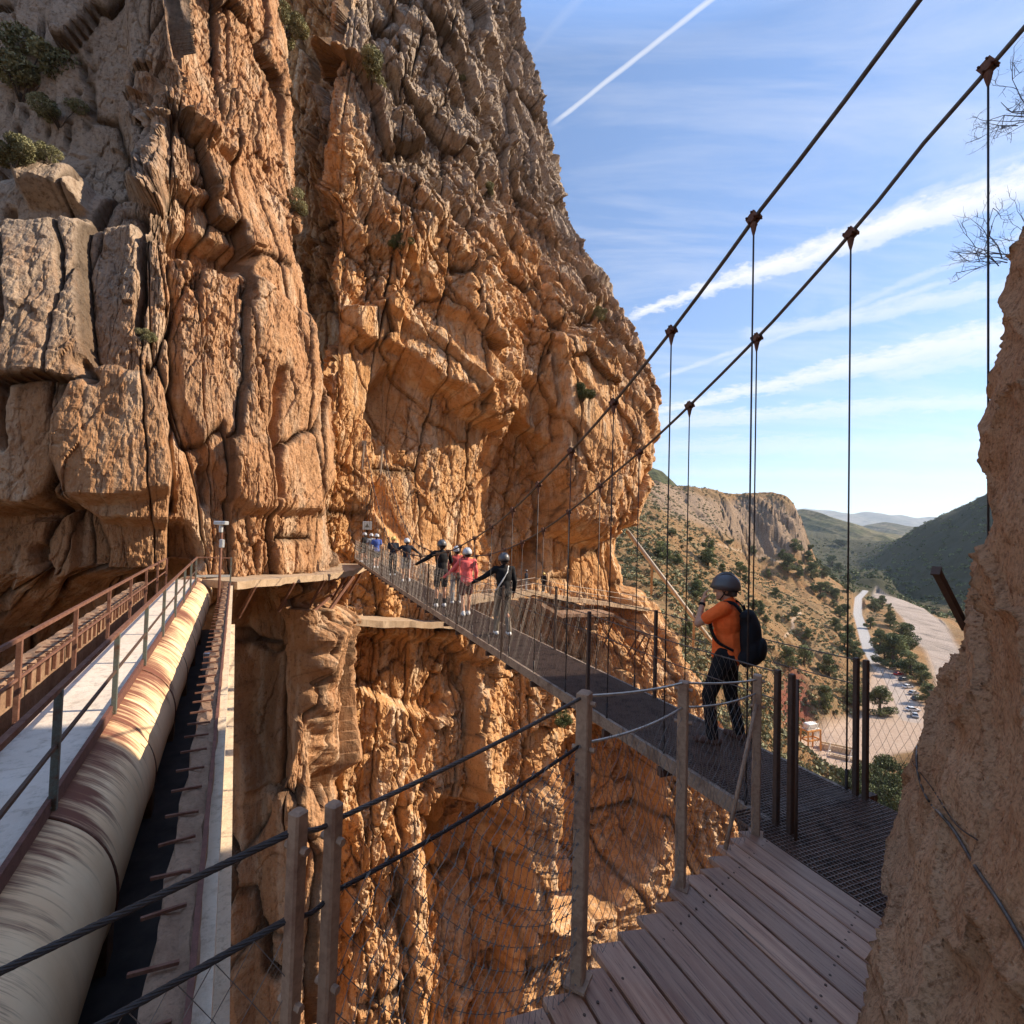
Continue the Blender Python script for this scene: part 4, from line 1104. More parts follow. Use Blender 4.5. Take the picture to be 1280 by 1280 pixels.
# local coordinates: x = t, y = a, z
T_END = 26.3
def rib_rust(name):
    t = NT(name); v = t.coord()
    s = t.n('ShaderNodeMapping'); s.inputs['Scale'].default_value = (9.0, .55, .55); t.l(v, s.inputs[0])
    st = t.noise(s.outputs[0], 1.0, 6, .72, .15)
    s2 = t.n('ShaderNodeMapping'); s2.inputs['Scale'].default_value = (26.0, .8, .8); t.l(v, s2.inputs[0])
    st2 = t.noise(s2.outputs[0], 1.0, 5, .7, .1)
    pat = t.noise(v, .45, 4, .6)
    top = t.attr('top')                                         # 1 at the walkway kerb, 0 low on the side
    k = t.math('ADD', t.math('MULTIPLY', top, .37), t.math('MULTIPLY', t.math('SUBTRACT', pat, .5), .75))
    k1 = t.ramp(t.math('ADD', st, k), [(.72, 0), (.90, 1)])
    k2 = t.ramp(t.math('ADD', st2, t.math('MULTIPLY', k, .8)), [(.72, 0), (.88, .8)])
    base = t.mix(t.ramp(t.noise(v, 1.3, 5, .6), [(.3, 0), (.7, 1)]), (.76, .50, .26), (.90, .67, .39))
    c = t.mix(t.ramp(st, [(.50, 0), (.70, .5)]), base, (.60, .42, .24))
    c = t.mix(k2, c, (.34, .17, .09)); c = t.mix(k1, c, (.17, .065, .04))
    return t.set(c, .6, 0, t.bump(t.math('ADD', st2, st), .12, .01), .35)
M_PIPE = rib_rust('rust_streaked_white_pipe')
def concrete(name, a, b, sc=3.0, stain=(.16, .10, .065)):
    t = NT(name); v = t.coord(); n = t.noise(v, sc, 6, .7); f = t.noise(v, sc*9, 4, .7); g = t.noise(t.coord((1, 1, .2)), 4, 4, .6)
    c = t.mix(t.ramp(n, [(.3, 0), (.7, 1)]), a, b)
    c = t.mix(t.ramp(g, [(.56, 0), (.75, .6)]), c, stain); c = t.mix(t.ramp(f, [(.3, .5), (.48, 0)]), c, tuple(x*.4 for x in a))
    return t.set(c, .9, 0, t.bump(t.math('ADD', n, t.math('MULTIPLY', f, .6)), .7, .03), .2)
M_CONC = concrete('rough_concrete', (.17, .095, .055), (.33, .205, .125))
M_CONCF = concrete('pale_concrete', (.52, .40, .27), (.64, .52, .37), 1.5)
M_WALKP = concrete('painted_deck', (.54, .44, .34), (.66, .56, .45), .8, (.38, .29, .21))
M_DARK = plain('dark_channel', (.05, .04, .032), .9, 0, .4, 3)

pp = root('pipeline', 'big rust-streaked white pipe running to the cliff with a walkway on top', 'pipe')
PR, PA, PZ = .90, 1.77, 2.3-3.575
nt_, na_ = 360, 72
tt = np.linspace(-4, T_END+3, nt_); an = np.linspace(0, 2*np.pi, na_, endpoint=False)
joint = np.zeros(nt_)
JT = [6.13-2.65*1.0+2.65*k for k in range(-2, 10)]
for j in JT: joint += .018*(np.abs(tt-j) < .05)
RR_ = PR+joint[:, None]+.004*np.sin(an*5)[None]
V = np.stack([np.repeat(tt[:, None], na_, 1), PA+RR_*np.sin(an)[None], PZ+RR_*np.cos(an)[None]], -1)
tp = np.clip((np.cos(an)-.1)/.9, 0, 1)[None].repeat(nt_, 0)*np.where(np.sin(an) < .4, 1, .4)[None]
i, j = np.meshgrid(np.arange(nt_-1), np.arange(na_), indexing='ij')
Fq = np.stack([i*na_+j, i*na_+(j+1) % na_, (i+1)*na_+(j+1) % na_, (i+1)*na_+j], -1).reshape(-1, 4)
mesh_np('pipe_shell', V.reshape(-1, 3), Fq, M_PIPE, pp, True, {'top': tp.ravel()})
for jt in JT:
    mb = MB(); P = []
    for k in range(27):
        a_ = -1.75+k*3.0/26
        P.append((jt+.05, PA+(PR+.012)*math.sin(a_), PZ+(PR+.012)*math.cos(a_)))
    mb.tube(P, .016, 5); aobj(mb, 'joint_ring', M_RUST, pp, True)
wz = -.30
mb = MB(); n_ = 30
for k in range(n_):
    x0 = -4+(T_END+4)*k/n_; x1 = -4+(T_END+4)*(k+1)/n_-.006
    mb.box(((x0+x1)/2, 1.80, wz-.025), (x1-x0, .78, .05))
aobj(mb, 'walkway_deck', M_WALKP, pp)
for a_ in (1.385, 2.215):
    mb = MB(); mb.box(((T_END-4)/2, a_, wz-.01), (T_END+4, .04, .14)); aobj(mb, 'kerb', M_REDST, pp)
# railings of the walkway
for a_, nm, lab, sgn in ((1.36, 'steel_railing', 'green-grey post railing on the right side of the pipe walkway', -1), (2.36, 'steel_railing', 'rusty railing on the left side of the pipe walkway', 1)):
    e = root(nm, lab, 'railing')
    ts = [6.13-2.65+(2.64*k) for k in range(-1, 9)]
    for t0 in ts:
        if t0 > T_END-1: continue
        mb = MB(); mb.bevbox((t0, a_, wz-.06+.54), (.055, .06, 1.08), .004); mb.box((t0, a_+sgn*-.035, wz-.02), (.12, .07, .014))
        aobj(mb, 'post', M_GREEN if sgn < 0 else M_RUST, e)
    tl = T_END-1.2 if sgn < 0 else T_END-2
    mb = MB(); mb.bar((-3, a_, wz+1.03), (tl, a_, wz+1.03), .05, .05); aobj(mb, 'top_rail', M_RUST, e)
    mb = MB(); mb.bar((-3, a_, wz+.52), (tl, a_, wz+.52), .028, .034); aobj(mb, 'mid_rail', M_POSTD if sgn < 0 else M_RUST, e)
    if sgn < 0:
        for x, a2 in ((tl, 1.36), (tl+.2, .12)):
            if a2 < 1: mb = MB(); mb.bevbox((x, a2, wz+.45), (.06, .06, 1.1), .004); aobj(mb, 'post', M_GREEN, e)
        mb = MB(); mb.bar((tl, 1.36, wz+1.03), (tl+.2, .12, wz+.98), .045, .045); aobj(mb, 'end_rail', M_RUST, e)
        mb = MB(); mb.bar((tl, 1.36, wz+.25), (tl+.2, .12, wz+.22), .05, .10); aobj(mb, 'end_rail', M_ALU, e)
# concrete walls of the old channel
def chan_wall(a0, a1, ztop, zbot, label, face, seed, stir):
    e = root('concrete_wall', label, 'wall')
    n = 150; g = random.Random(seed); Vv = []; Ff = []
    for k in range(n+1):
        x = -4+(T_END+3.5)*k/n
        nz = lambda s: .025*math.sin(x*5.1+s*3)+g.uniform(-.018, .018)
        prof = [(a0, zbot), (a0, ztop-.03), (a0+.03, ztop), ((a0+a1)/2, ztop+nz(1)*.6), (a1-.03, ztop), (a1, ztop-.03), (a1, zbot)]
        for q_, (y, z) in enumerate(prof): Vv.append((x, y+(nz(q_)*.5 if 0 < q_ < 6 else 0), z+(nz(q_+2)*.4 if 1 < q_ < 5 else 0)))
    for k in range(n):
        for j in range(6): Ff.append((k*7+j, k*7+j+1, k*7+8+j, k*7+7+j))
    mesh_np('wall_body', np.array(Vv), Ff, M_CONC, e, False)
    if face:
        mb = MB(); mb.box(((T_END-4)/2, a0+.012, ztop+.012), (T_END+3.6, .035, .05)); aobj(mb, 'edge_angle', M_REDST, e)
        mb = MB(); mb.box(((T_END-4)/2, a0-.05, ztop-1.0), (T_END+3.2, .10, 1.7)); aobj(mb, 'wall_face', M_CONCF, e)
        mb = MB(); mb.box(((T_END-4)/2, a0-.11, ztop-2.35), (T_END+3.2, .26, 1.0)); aobj(mb, 'wall_foot', M_CONCF, e)
    x = -2.; k = 0
    while x < T_END-.5:
        mb = MB()
        yy = (a1+.10, a1-.16) if stir > 0 else (a0-.10, a0+.16)
        mb.bar((x, yy[0], ztop+.02), (x+g.uniform(-.03, .03), yy[1], ztop+.025), .022, .022)
        if stir < 0: mb.bar((x, a0-.03, ztop), (x, a0-.03, ztop-.42), .05, .05)
        aobj(mb, 'stirrup', M_RUST, e); x += .48+g.uniform(-.04, .04); k += 1
    return e
chan_wall(.115, .36, -.40, -3.4, 'right concrete channel wall beside the pipe, with a red-brown steel edge', True, 61, 1)
chan_wall(3.10, 3.46, -.32, -3.4, 'left concrete channel wall beyond the rusty walkway railing', False, 62, -1)
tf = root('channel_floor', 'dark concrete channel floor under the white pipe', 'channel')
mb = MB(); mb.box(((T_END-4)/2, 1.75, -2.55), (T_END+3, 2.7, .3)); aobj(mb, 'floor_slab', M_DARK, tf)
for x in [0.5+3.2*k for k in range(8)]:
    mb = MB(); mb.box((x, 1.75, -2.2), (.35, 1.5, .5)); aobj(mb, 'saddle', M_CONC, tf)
# slender mast with a sensor head
pm0, pm1 = at_y(271, 800, 18.6), at_y(272.5, 653, 18.6)
ms = empty('sensor_mast', tuple(pm0), 0, 'thin upright mast with a small white head at the far end of the pipe', 'mast')
L = (pm1-pm0).length
mb = MB(); mb.tube([(0, 0, 0), (0, 0, L)], .045, 8); mb.build('mast_pole', M_RUST, ms, True)
mb = MB(); mb.bevbox((0, -.05, L-.02), (.42, .26, .14), .02); mb.tube([(0, -.05, L-.35), (0, -.05, L)], .07, 8); mb.build('sensor_head', M_ALU, ms)
mb = MB(); mb.bevbox((.08, -.1, L-.75), (.14, .14, .30), .02); mb.build('sensor_box', M_ALU, ms)
pc0 = at_y(262, 826, 14.0)
mb = MB(); mb.tube([Vector((0, 0, .1)), pc0-pm0], .04, 6); mb.bevbox(pc0-pm0+Vector((0, 0, -.1)), (.22, .3, .7), .03); mb.build('conduit', M_ALU, ms)

# ---------------- old ledges and paths on the cliffs
MAINB, LEFTB = bvh_of(o_main), bvh_of(o_left)
def wall_hit(px, py, which=None):
    v = ray(px, py).normalized(); best = None
    for b in ([MAINB, LEFTB] if which is None else [which]):
        h = b.ray_cast(EYE, v)
        if h[0] and (best is None or h[3] < best[1]): best = (h[0], h[3])
    return best[0] if best else None
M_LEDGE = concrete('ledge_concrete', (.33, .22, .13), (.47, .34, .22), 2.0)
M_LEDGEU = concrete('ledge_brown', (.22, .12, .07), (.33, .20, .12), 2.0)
def ledge(name, label, cat, pts, thick, inward, mat, ds, ext=1.6):
    """a slab along the wall: front-edge pixels with distances; it runs back into the rock"""
    P = [at_y(x, y, d) for (x, y), d in zip(pts, ds)]
    e = empty(name, tuple(P[0]), 0, label, cat); B0 = P[0]; g = random.Random(len(label))
    Q = []
    for a, b in zip(P[:-1], P[1:]):
        n = max(2, int((b-a).length/.5))
        for i in range(n): Q.append(a.lerp(b, i/n))
    Q.append(P[-1]); Vv = []; Ff = []
    for i, p in enumerate(Q):
        d_ = (Q[min(i+1, len(Q)-1)]-Q[max(i-1, 0)]); d_.z = 0; d_.normalize()
        inn = Vector((-d_.y, d_.x, 0)); inn = inn if inn.dot(Vector(inward+(0,))) > 0 else -inn
        j = Vector((g.uniform(-.04, .04), g.uniform(-.04, .04), g.uniform(-.03, .03)))
        for q_ in (p+j, p+inn*ext+j, p+inn*ext-Vector((0, 0, thick)), p-Vector((0, 0, thick))+j*1.4): Vv.append(q_-B0)
    n = len(Q)
    for i in range(n-1):
        for k in range(4): Ff.append((i*4+k, i*4+(k+1) % 4, i*4+4+(k+1) % 4, i*4+4+k))
    Ff += [(3, 2, 1, 0), tuple((n-1)*4+k for k in range(4))]
    o = mesh_np('slab', np.array([tuple(v_) for v_ in Vv]), Ff, mat, e, False); finish_normals(o)
    return e, Q, B0
e1, Q1, B1 = ledge('ledge_path', 'old broken concrete ledge path between the pipe end and the footbridge', 'ledge', [(296, 727), (330, 724), (400, 719), (442, 713), (462, 705)], .34, (-1, .3), M_LEDGE, [22.8, 24.3, 28.6, 32.6, 36], 2.0)
for i in range(2, len(Q1)-1, 5):
    mb = MB(); p = Q1[i]-B1; mb.bar(p+Vector((0, 0, -.3)), p+Vector((-.9, .4, -1.8)), .10, .14); mb.build('bracket', M_RUST, e1)
mb = MB(); a, b = at_y(442, 720, 33.5)-B1, at_y(396, 785, 30.5)-B1; mb.bar(a, b, .14, .20); mb.build('bracket', M_RUST, e1)
mb = MB(); a, b = at_y(436, 726, 33.5)-B1, at_y(385, 770, 30.0)-B1; mb.bar(a, b, .10, .14); mb.build('bracket', M_RUST, e1)
e2, Q2, B2 = ledge('ledge_path', 'old concrete ledge on the rock just under the far half of the footbridge', 'ledge', [(424, 771), (470, 776), (520, 777), (592, 779)], .45, (-.6, .8), M_LEDGE, [33.5, 35.2, 37.5, 41.5], 2.6)
e3, Q3, B3 = ledge('cliff_path', 'railed path along the foot of the cliff to the right of the footbridge', 'path', [(560, 752), (600, 748), (640, 743), (668, 738), (700, 745), (760, 753), (812, 760)], .38, (-.6, .8), M_LEDGE, [38.5, 40.5, 43.5, 45.5, 48.5, 52.5, 57], 3.0)
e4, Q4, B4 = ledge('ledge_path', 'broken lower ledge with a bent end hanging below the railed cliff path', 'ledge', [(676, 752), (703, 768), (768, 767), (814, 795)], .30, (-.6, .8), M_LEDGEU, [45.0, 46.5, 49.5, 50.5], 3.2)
for (x0, y0, x1, y1, d0) in ((812, 797, 800, 835, 51), (800, 790, 778, 830, 51.5), (768, 772, 752, 815, 50.5), (806, 795, 788, 826, 51)):
    mb = MB(); mb.bar(at_y(x0, y0, d0)-B4, at_y(x1, y1, d0+2.0)-B4, .10, .12); mb.build('bracket', M_RUST, e4)
acc = 0
for (a, b) in zip(Q3[:-1], Q3[1:]):
    acc += (b-a).length
    if acc > 1.9:
        acc = 0; mb = MB(); mb.bar(a-B3+Vector((0, 0, -.1)), a-B3+Vector((0, 0, 1.15)), .07, .07); mb.build('railing_post', M_POST, e3)
for hz in (1.1, .6):
    mb = MB(); mb.tube([p-B3+Vector((0, 0, hz)) for p in Q3], .02, 5); mb.build('rail_rope', M_CABLE, e3)
# white notice by the far bridge head
sp = at_y(459, 657, 35.0)
sg = empty('notice_board', tuple(sp), .35, 'small blank-looking white notice on the cliff at the far bridge head', 'sign')
mb = MB(); mb.bevbox((0, 0, 0), (.62, .05, .56), .015); mb.build('panel', M_ALU, sg)
mb = MB(); mb.add([Vector((-.15, -.031, -.12)), Vector((.15, -.031, -.12)), Vector((0, -.031, .15)), Vector((-.15, -.027, -.12)), Vector((.15, -.027, -.12)), Vector((0, -.027, .15))], [(0, 1, 2), (5, 4, 3), (0, 3, 4, 1), (1, 4, 5, 2), (2, 5, 3, 0)])
mb.build('warning_triangle', M_GREEN, sg)
mb = MB(); mb.bar((0, .06, -.9), (0, .06, .2), .06, .06); mb.build('sign_post', M_POSTD, sg)
# long pale pipe down the hillside
pa_, pb_ = at_y(784, 664, 62), at_y(905, 822, 74)
pk = empty('hillside_pipe', tuple(pa_), 0, 'long straight pale pipe slanting down behind the man in orange', 'pipe')
mb = MB(); mb.tube([Vector((0, 0, 0)), pb_-pa_], .27, 10); mb.build('pipe_run', plain('pale_pipe', (.46, .38, .29), .7), pk, True)
mb = MB(); m_ = at_y(843, 741, 67.6)-pa_; mb.tube([m_-Vector((1.4, -.1, 0)), m_, m_+Vector((.5, 0, 0))], .09, 6); mb.ball(m_, .38); mb.build('pipe_coupling', M_LEDGE, pk, True)
for x, y, d in ((815, 704, 64.8), (868, 774, 70)):
    mb = MB(); q_ = at_y(x, y, d)-pa_; mb.bar(q_, q_-Vector((-.4, -1.5, 4)), .3, .3); mb.build('pipe_support', M_LEDGE, pk)
# dark bar and rope fixed to the near rock
sb = empty('steel_bar', tuple(at_y(1196, 768, 3.5)), 0, 'dark rusty steel bar sticking out of the near rock', 'bar')
b0 = Vector(sb.location); mb = MB(); rk_ = on_rock(1207, 785); p0, p1 = ((rk_+ray(1207, 785).normalized()*.12) if rk_ else at_y(1210, 790, 3.7))-b0, at_y(1170, 713, 3.35)-b0
mb.bar(p0, p1, .036, .05); mb.bar(p1-(p1-p0).normalized()*.012, p1+(p1-p0).normalized()*.002, .05, .062); mb.build('bar', M_POSTD, sb)
for nm, lab, pix in (('rock_rope', 'steel rope lying down the face of the near rock', [(1150, 880), (1146, 930), (1147, 965), (1160, 1000), (1190, 1035), (1220, 1085), (1250, 1130), (1279, 1180), (1300, 1225)]),
                     ('thin_wire', 'thin wire crossing the near rock above the rope', [(1143, 905), (1138, 945), (1165, 985), (1195, 1030), (1222, 1050)])):
    S2 = catmull(np.array(pix, float), np.linspace(0, len(pix)-1, 46)); P = [on_rock(x, y, .016) for x, y in S2]; P = [p for p in P if p is not None]
    if len(P) > 2:
        e = empty(nm, tuple(P[0]), 0, lab, 'rope' if 'rope' in nm else 'wire'); mb = MB()
        A_ = np.array([tuple(p-P[0]) for p in P]); S_ = catmull(A_, np.linspace(0, len(A_)-1, 90))
        mb.tube([Vector(s) for s in S_], .0065 if 'rope' in nm else .003, 6); mb.build('rope_run' if 'rope' in nm else 'wire_run', M_CABLE if 'rope' in nm else M_POSTD, e, True)
# bare twigs on top of the near rock
def twigs(px, py, d, h, seed, label, lean):
    p = at_y(px, py, d); e = empty('bare_shrub', tuple(p), 0, label, 'shrub'); g = random.Random(seed); mb = MB()
    def grow(a, dr, L, r, lev):
        pts = [a]; q_ = a; n = 4
        for i in range(n):
            dr = (dr+Vector((g.gauss(0, .22), g.gauss(0, .22), g.gauss(.05, .2)))).normalized(); q_ = q_+dr*L/n; pts.append(q_)
        mb.tube(pts, [r*(1-.6*i/n) for i in range(n+1)], 4)
        if lev > 0:
            for i in range(g.randint(2, 4)):
                k = g.randint(1, n); grow(pts[k], (dr+Vector((g.gauss(0, .7), g.gauss(0, .7), g.gauss(0, .7)))).normalized(), L*g.uniform(.4, .7), r*.6, lev-1)
        else: mb.ball(pts[-1], r*1.8, 5, 4)
    for i in range(9): grow(Vector((g.gauss(0, .06), g.gauss(0, .06), 0)), Vector((lean[0]+g.gauss(0, .5), lean[1]+g.gauss(0, .5), lean[2]+g.gauss(0, .4))).normalized(), h*g.uniform(.6, 1.1), .0045, 3)
    mb.build('twigs', plain('twig', (.09, .07, .06), .9), e)
twigs(1262, 322, 3.75, .36, 3, 'bare twiggy shrub on the upper edge of the near rock', (-.9, .1, .5))
twigs(1300, 140, 3.8, .30, 9, 'bare twig sprig at the right edge high above the near rock', (-1, 0, .4))

# ---------------- shrubs growing out of the cliffs
def cliff_plant(px, py, hpx, lab, kind='bush', seed=0, mat=None, dens=1.6, sc=(1, 1, 1)):
    p = wall_hit(px, py)
    if p is None: return
    h = hpx*p.y/F
    plant(kind, h, mat or M_OLIVE, (p.x, p.y, p.z-.05*h), lab, 'shrub', None, 'shrub', 460+seed, dens, 3.0, sc)
cliff_plant(28, 122, 100, 'largest grey-green shrub at the upper left edge of the picture, high on the left cliff', 'bush', 0, None, 2.2)
cliff_plant(75, 158, 52, 'grey-green shrub hanging right of and below the largest shrub on the left cliff', 'bush', 1, None, 2)
cliff_plant(18, 208, 50, 'lowest grey-green shrub on the ledge at the left edge of the picture', 'bush', 2, None, 2)
cliff_plant(62, 205, 32, 'small grey-green tuft on the ledge right of the lowest left shrub', 'bush', 3)
cliff_plant(357, 44, 46, 'round shrub at the top of the picture in the notch between the two cliffs', 'bush', 1, None, 2)
cliff_plant(464, 106, 50, 'yellow-green shrub on a ledge near the top of the great cliff', 'bush', 2, None, 2)
cliff_plant(502, 318, 30, 'dark round shrub in the middle of the great cliff', 'bush', 0, M_BUSH)
cliff_plant(362, 262, 36, 'shrub in the dark cleft between the two cliffs', 'bush', 3)
cliff_plant(582, 106, 18, 'small tuft high on the grey upper part of the great cliff', 'bush', 1)
cliff_plant(728, 500, 28, 'dark shrub on the bulge near the right edge of the great cliff', 'bush', 2, M_BUSH)
cliff_plant(748, 402, 22, 'small shrub on the right shoulder of the great cliff', 'bush', 0)
cliff_plant(182, 428, 22, 'dry tuft in the crack of the smooth slab on the left cliff', 'bush', 1)
cliff_plant(700, 905, 26, 'small shrub on the sunlit rock right under the near half of the footbridge', 'bush', 3, M_BUSH)
cliff_plant(612, 245, 20, 'small tuft on the slanting ledge of the great cliff', 'bush', 2)

# ---------------- parked cars, yard, gantry
def carmats(n, c): return plain(n, c, .3, .2, .05, 3, .0)
M_GLASS = plain('car_glass', (.02, .025, .03), .1, 0, .1); M_TYRE = plain('tyre', (.02, .02, .02), .9); M_LAMP = plain('lamp_lens', (.6, .6, .55), .2)
def make_car(loc, rz, mat, label, L=4.3, W=1.75, H=1.45, van=False):
    e = empty('parked_car', loc, rz, label, 'car', 'cars parked at the edge of the open yard')
    prof = [(-.5*L, .45), (-.49*L, .80), (-.42*L, .88), (-.33*L, 1.0), (.18*L, .95), (.36*L, .86), (.49*L, .72), (.5*L, .42), (.48*L, .28), (-.48*L, .28)]
    mb = MB(); n = len(prof)
    V = [Vector((x, s*W/2*(1 if z < .8 else .95), z)) for s in (-1, 1) for x, z in prof]
    mb.add(V, [tuple(range(n)), tuple(range(2*n-1, n-1, -1))]+[(i, n+i, n+(i+1) % n, (i+1) % n) for i in range(n)])
    mb.build('body', mat, e)
    zr = H*(1.15 if van else 1.0); r0, r1 = (-.44*L, .12*L) if van else (-.30*L, .05*L)
    mb = MB(); b = [(-.46*L if van else -.42*L, .86), (r0, zr), (r1, zr), (.24*L, .93)]
    V = [Vector((x, s*W/2*(.92 if i in (0, 3) else .78), z)) for s in (-1, 1) for i, (x, z) in enumerate(b)]
    mb.add(V, [(0, 1, 2, 3), (7, 6, 5, 4)]+[(i, i+4, (i+1) % 4+4, (i+1) % 4) for i in range(4)]); mb.build('windows', M_GLASS, e)
    mb = MB(); mb.bevbox(((r0+r1)/2, 0, zr+.01), (r1-r0+.1, W*.80, .06), .02); mb.build('roof', mat, e)
    for sx in (-.31, .31):
        for sy in (-1, 1):
            mb = MB(); mb.tube([(sx*L, sy*(W/2-.2), .32), (sx*L, sy*(W/2+.01), .32)], .32, 14); w_ = mb.build('wheel', M_TYRE, e)
            mb = MB(); mb.tube([(sx*L, sy*(W/2), .32), (sx*L, sy*(W/2+.02), .32)], .19, 10); mb.build('rim', M_ALU, w_)
    for sy in (-1, 1):
        mb = MB(); mb.bevbox((.485*L, sy*W*.36, .62), (.10, .34, .14), .02); mb.build('headlight', M_LAMP, e)
CW, CS, CRd, CDk = carmats('white_paint', (.75, .75, .74)), carmats('silver_paint', (.42, .43, .44)), carmats('red_paint', (.50, .03, .03)), carmats('dark_paint', (.06, .065, .075))
for x, y, m_, lab, rz in ((1118, 836, CS, 'silver car parked farthest off, just beyond the red car', .2), (1123, 844, CRd, 'red car in the row by the trees of the river bank', .35), (1129, 851, CDk, 'dark car between the red car and the white car', .3),
                          (1135, 860, CW, 'white car in the middle of the row, next after the dark car', .25), (1142, 868, CS, 'silver-grey car behind the middle white car, towards the near rock', .3), (1146, 875, CDk, 'dark car close to the near rock, past the silver-grey car', .3),
                          (1141, 889, CW, 'white car nearest the viewer but one, in the tree shadow', -.1), (1143, 896, CS, 'small silver car parked nearest of the row, beside a white car', 1.1)):
    p = at_z(x, y, -58); make_car((p.x, p.y, float(terrain(np.array([p.x]), np.array([p.y]))[0])+.03), rz, m_, lab)
p = at_z(1013, 937, -58); gz = float(terrain(np.array([p.x]), np.array([p.y]))[0])
gt = empty('gantry', (p.x, p.y, gz), .35, 'orange steel gantry with a white tank on top in the sunny yard', 'gantry')
M_OR = plain('orange_paint', (.62, .27, .07), .6); M_WT = plain('white_tank', (.70, .66, .58), .6)
for sx in (-1, 1):
    for sy in (-1, 1):
        mb = MB(); mb.bar((sx*2.4, sy*1.3, -.3), (sx*2.3, sy*1.2, 5.6), .42, .42); mb.build('leg', M_OR, gt)
for z in (5.5, 2.9):
    mb = MB()
    for sy in (-1, 1): mb.bar((-2.5, sy*1.22, z), (2.5, sy*1.22, z), .3, .36)
    for sx in (-1, 1): mb.bar((sx*2.35, -1.2, z), (sx*2.35, 1.2, z), .3, .36)
    mb.build('cross_frame', M_OR, gt)
mb = MB(); mb.bevbox((-.2, 0, 6.7), (3.6, 1.8, 1.5), .25); mb.build('tank', M_WT, gt)
mb = MB(); mb.bar((-2.2, 0, 5.8), (2.4, 0, 5.8), 2.0, .15); mb.bar((1.9, -.6, 5.8), (2.1, -.6, 7.2), .2, .2); mb.bar((1.9, .6, 5.8), (2.3, .6, 7.4), .2, .2); mb.build('platform', M_WT, gt)
for (x, y, L_, w_, h_, rz, lab) in ((1046, 938, 8.5, 2.2, 1.6, -.55, 'long low concrete trough behind the orange gantry'), (1058, 950, 7.5, 1.4, 1.0, -.55, 'low concrete kerb wall nearer the bridge than the trough')):
    p = at_z(x, y, -58); mb = MB(); mb.box((0, w_/2-.12, h_/2-.2), (L_, .25, h_)); mb.box((0, -w_/2+.12, h_/2-.2), (L_, .25, h_)); mb.box((L_/2-.12, 0, h_/2-.2), (.24, w_-.5, h_)); mb.box((-L_/2+.12, 0, h_/2-.2), (.24, w_-.5, h_)); mb.box((0, 0, 0), (L_-.5, w_-.5, .3))
    e = empty('concrete_trough', (p.x, p.y, float(terrain(np.array([p.x]), np.array([p.y]))[0])), rz, lab, 'trough'); mb.build('trough_walls', M_CONCF, e)
for (x, y, lab) in ((1037, 944, 'white pole frame leaning in the yard right of the orange gantry'), (1064, 952, 'white pole frame standing beside the twin posts')):
    p = at_z(x, y, -58); e = empty('pole_frame', (p.x, p.y, float(terrain(np.array([p.x]), np.array([p.y]))[0])), .4, lab, 'frame')
    for a, b in (((-1.1, 0, -.1), (.3, 0, 3.2)), ((1.0, .4, -.1), (.3, 0, 3.2)), ((-.5, 0, 1.2), (.75, .2, 1.2))): mb = MB(); mb.bar(a, b, .16, .16); mb.build('pole', M_WT, e)
# ------------------------------------------------------------------ people
def cloth(name, col, rough=.85, var=.12, sc=18):
    t = NT(name); v = t.coord(); n = t.noise(v, sc, 4, .6); w_ = t.noise(v, 6, 3, .6, .6)
    c = t.mix(t.ramp(n, [(.3, 0), (.7, 1)]), tuple(x*(1-var) for x in col), tuple(min(1, x*(1+var)) for x in col))
    return t.set(c, rough, 0, t.bump(w_, .7, .02), .2)
M_SKIN = cloth('skin', (.50, .26, .16), .5, .06)
M_HAIR = cloth('hair', (.06, .04, .03), .7)
C_ORANGE, C_BLACK, C_PINK, C_BLUE = cloth('orange_cotton', (.98, .15, .03)), cloth('black_cloth', (.012, .011, .012)), cloth('pink_fleece', (.72, .13, .12)), cloth('blue_cloth', (.06, .10, .32))
C_NAVY, C_MAROON, C_KHAKI, C_GREY, C_WHITE, C_RED = cloth('navy_cloth', (.018, .02, .03)), cloth('maroon_cloth', (.10, .03, .03)), cloth('khaki_cloth', (.17, .135, .10)), cloth('grey_cloth', (.24, .24, .25)), cloth('white_cloth', (.70, .68, .64)), cloth('red_cloth', (.4, .07, .06))
M_BOOT = cloth('brown_boot', (.10, .05, .035)); M_SHOE = cloth('pale_shoe', (.62, .60, .57))
H_GREY, H_WHITE, H_YEL = plain('grey_helmet', (.09, .085, .085), .4, 0, .08), plain('pale_helmet', (.50, .50, .50), .4, 0, .08), plain('yellow_helmet', (.62, .45, .12), .4, 0, .08)
M_EYE = plain('eye', (.03, .02, .02), .2)
def cap(mb, a, b, r0, r1, n=10):
    a, b = Vector(a), Vector(b); d = b-a
    if d.length < 1e-5: mb.ball(a, r0, n, n//2+2); return
    d.normalize(); k = 4
    pts = [a-d*r0*math.cos(math.pi/2*i/k) for i in range(k)]+[a]; rr = [max(1e-4, r0*math.sin(math.pi/2*i/k)) for i in range(k)]+[r0]
    pts += [b]+[b+d*r1*math.sin(math.pi/2*i/k) for i in range(1, k+1)]; rr += [r1]+[max(1e-4, r1*math.cos(math.pi/2*i/k)) for i in range(1, k+1)]
    mb.tube(pts, rr, n)
def ell(mb, c, r, n=14, m=10): mb.ball(c, r, n, m)
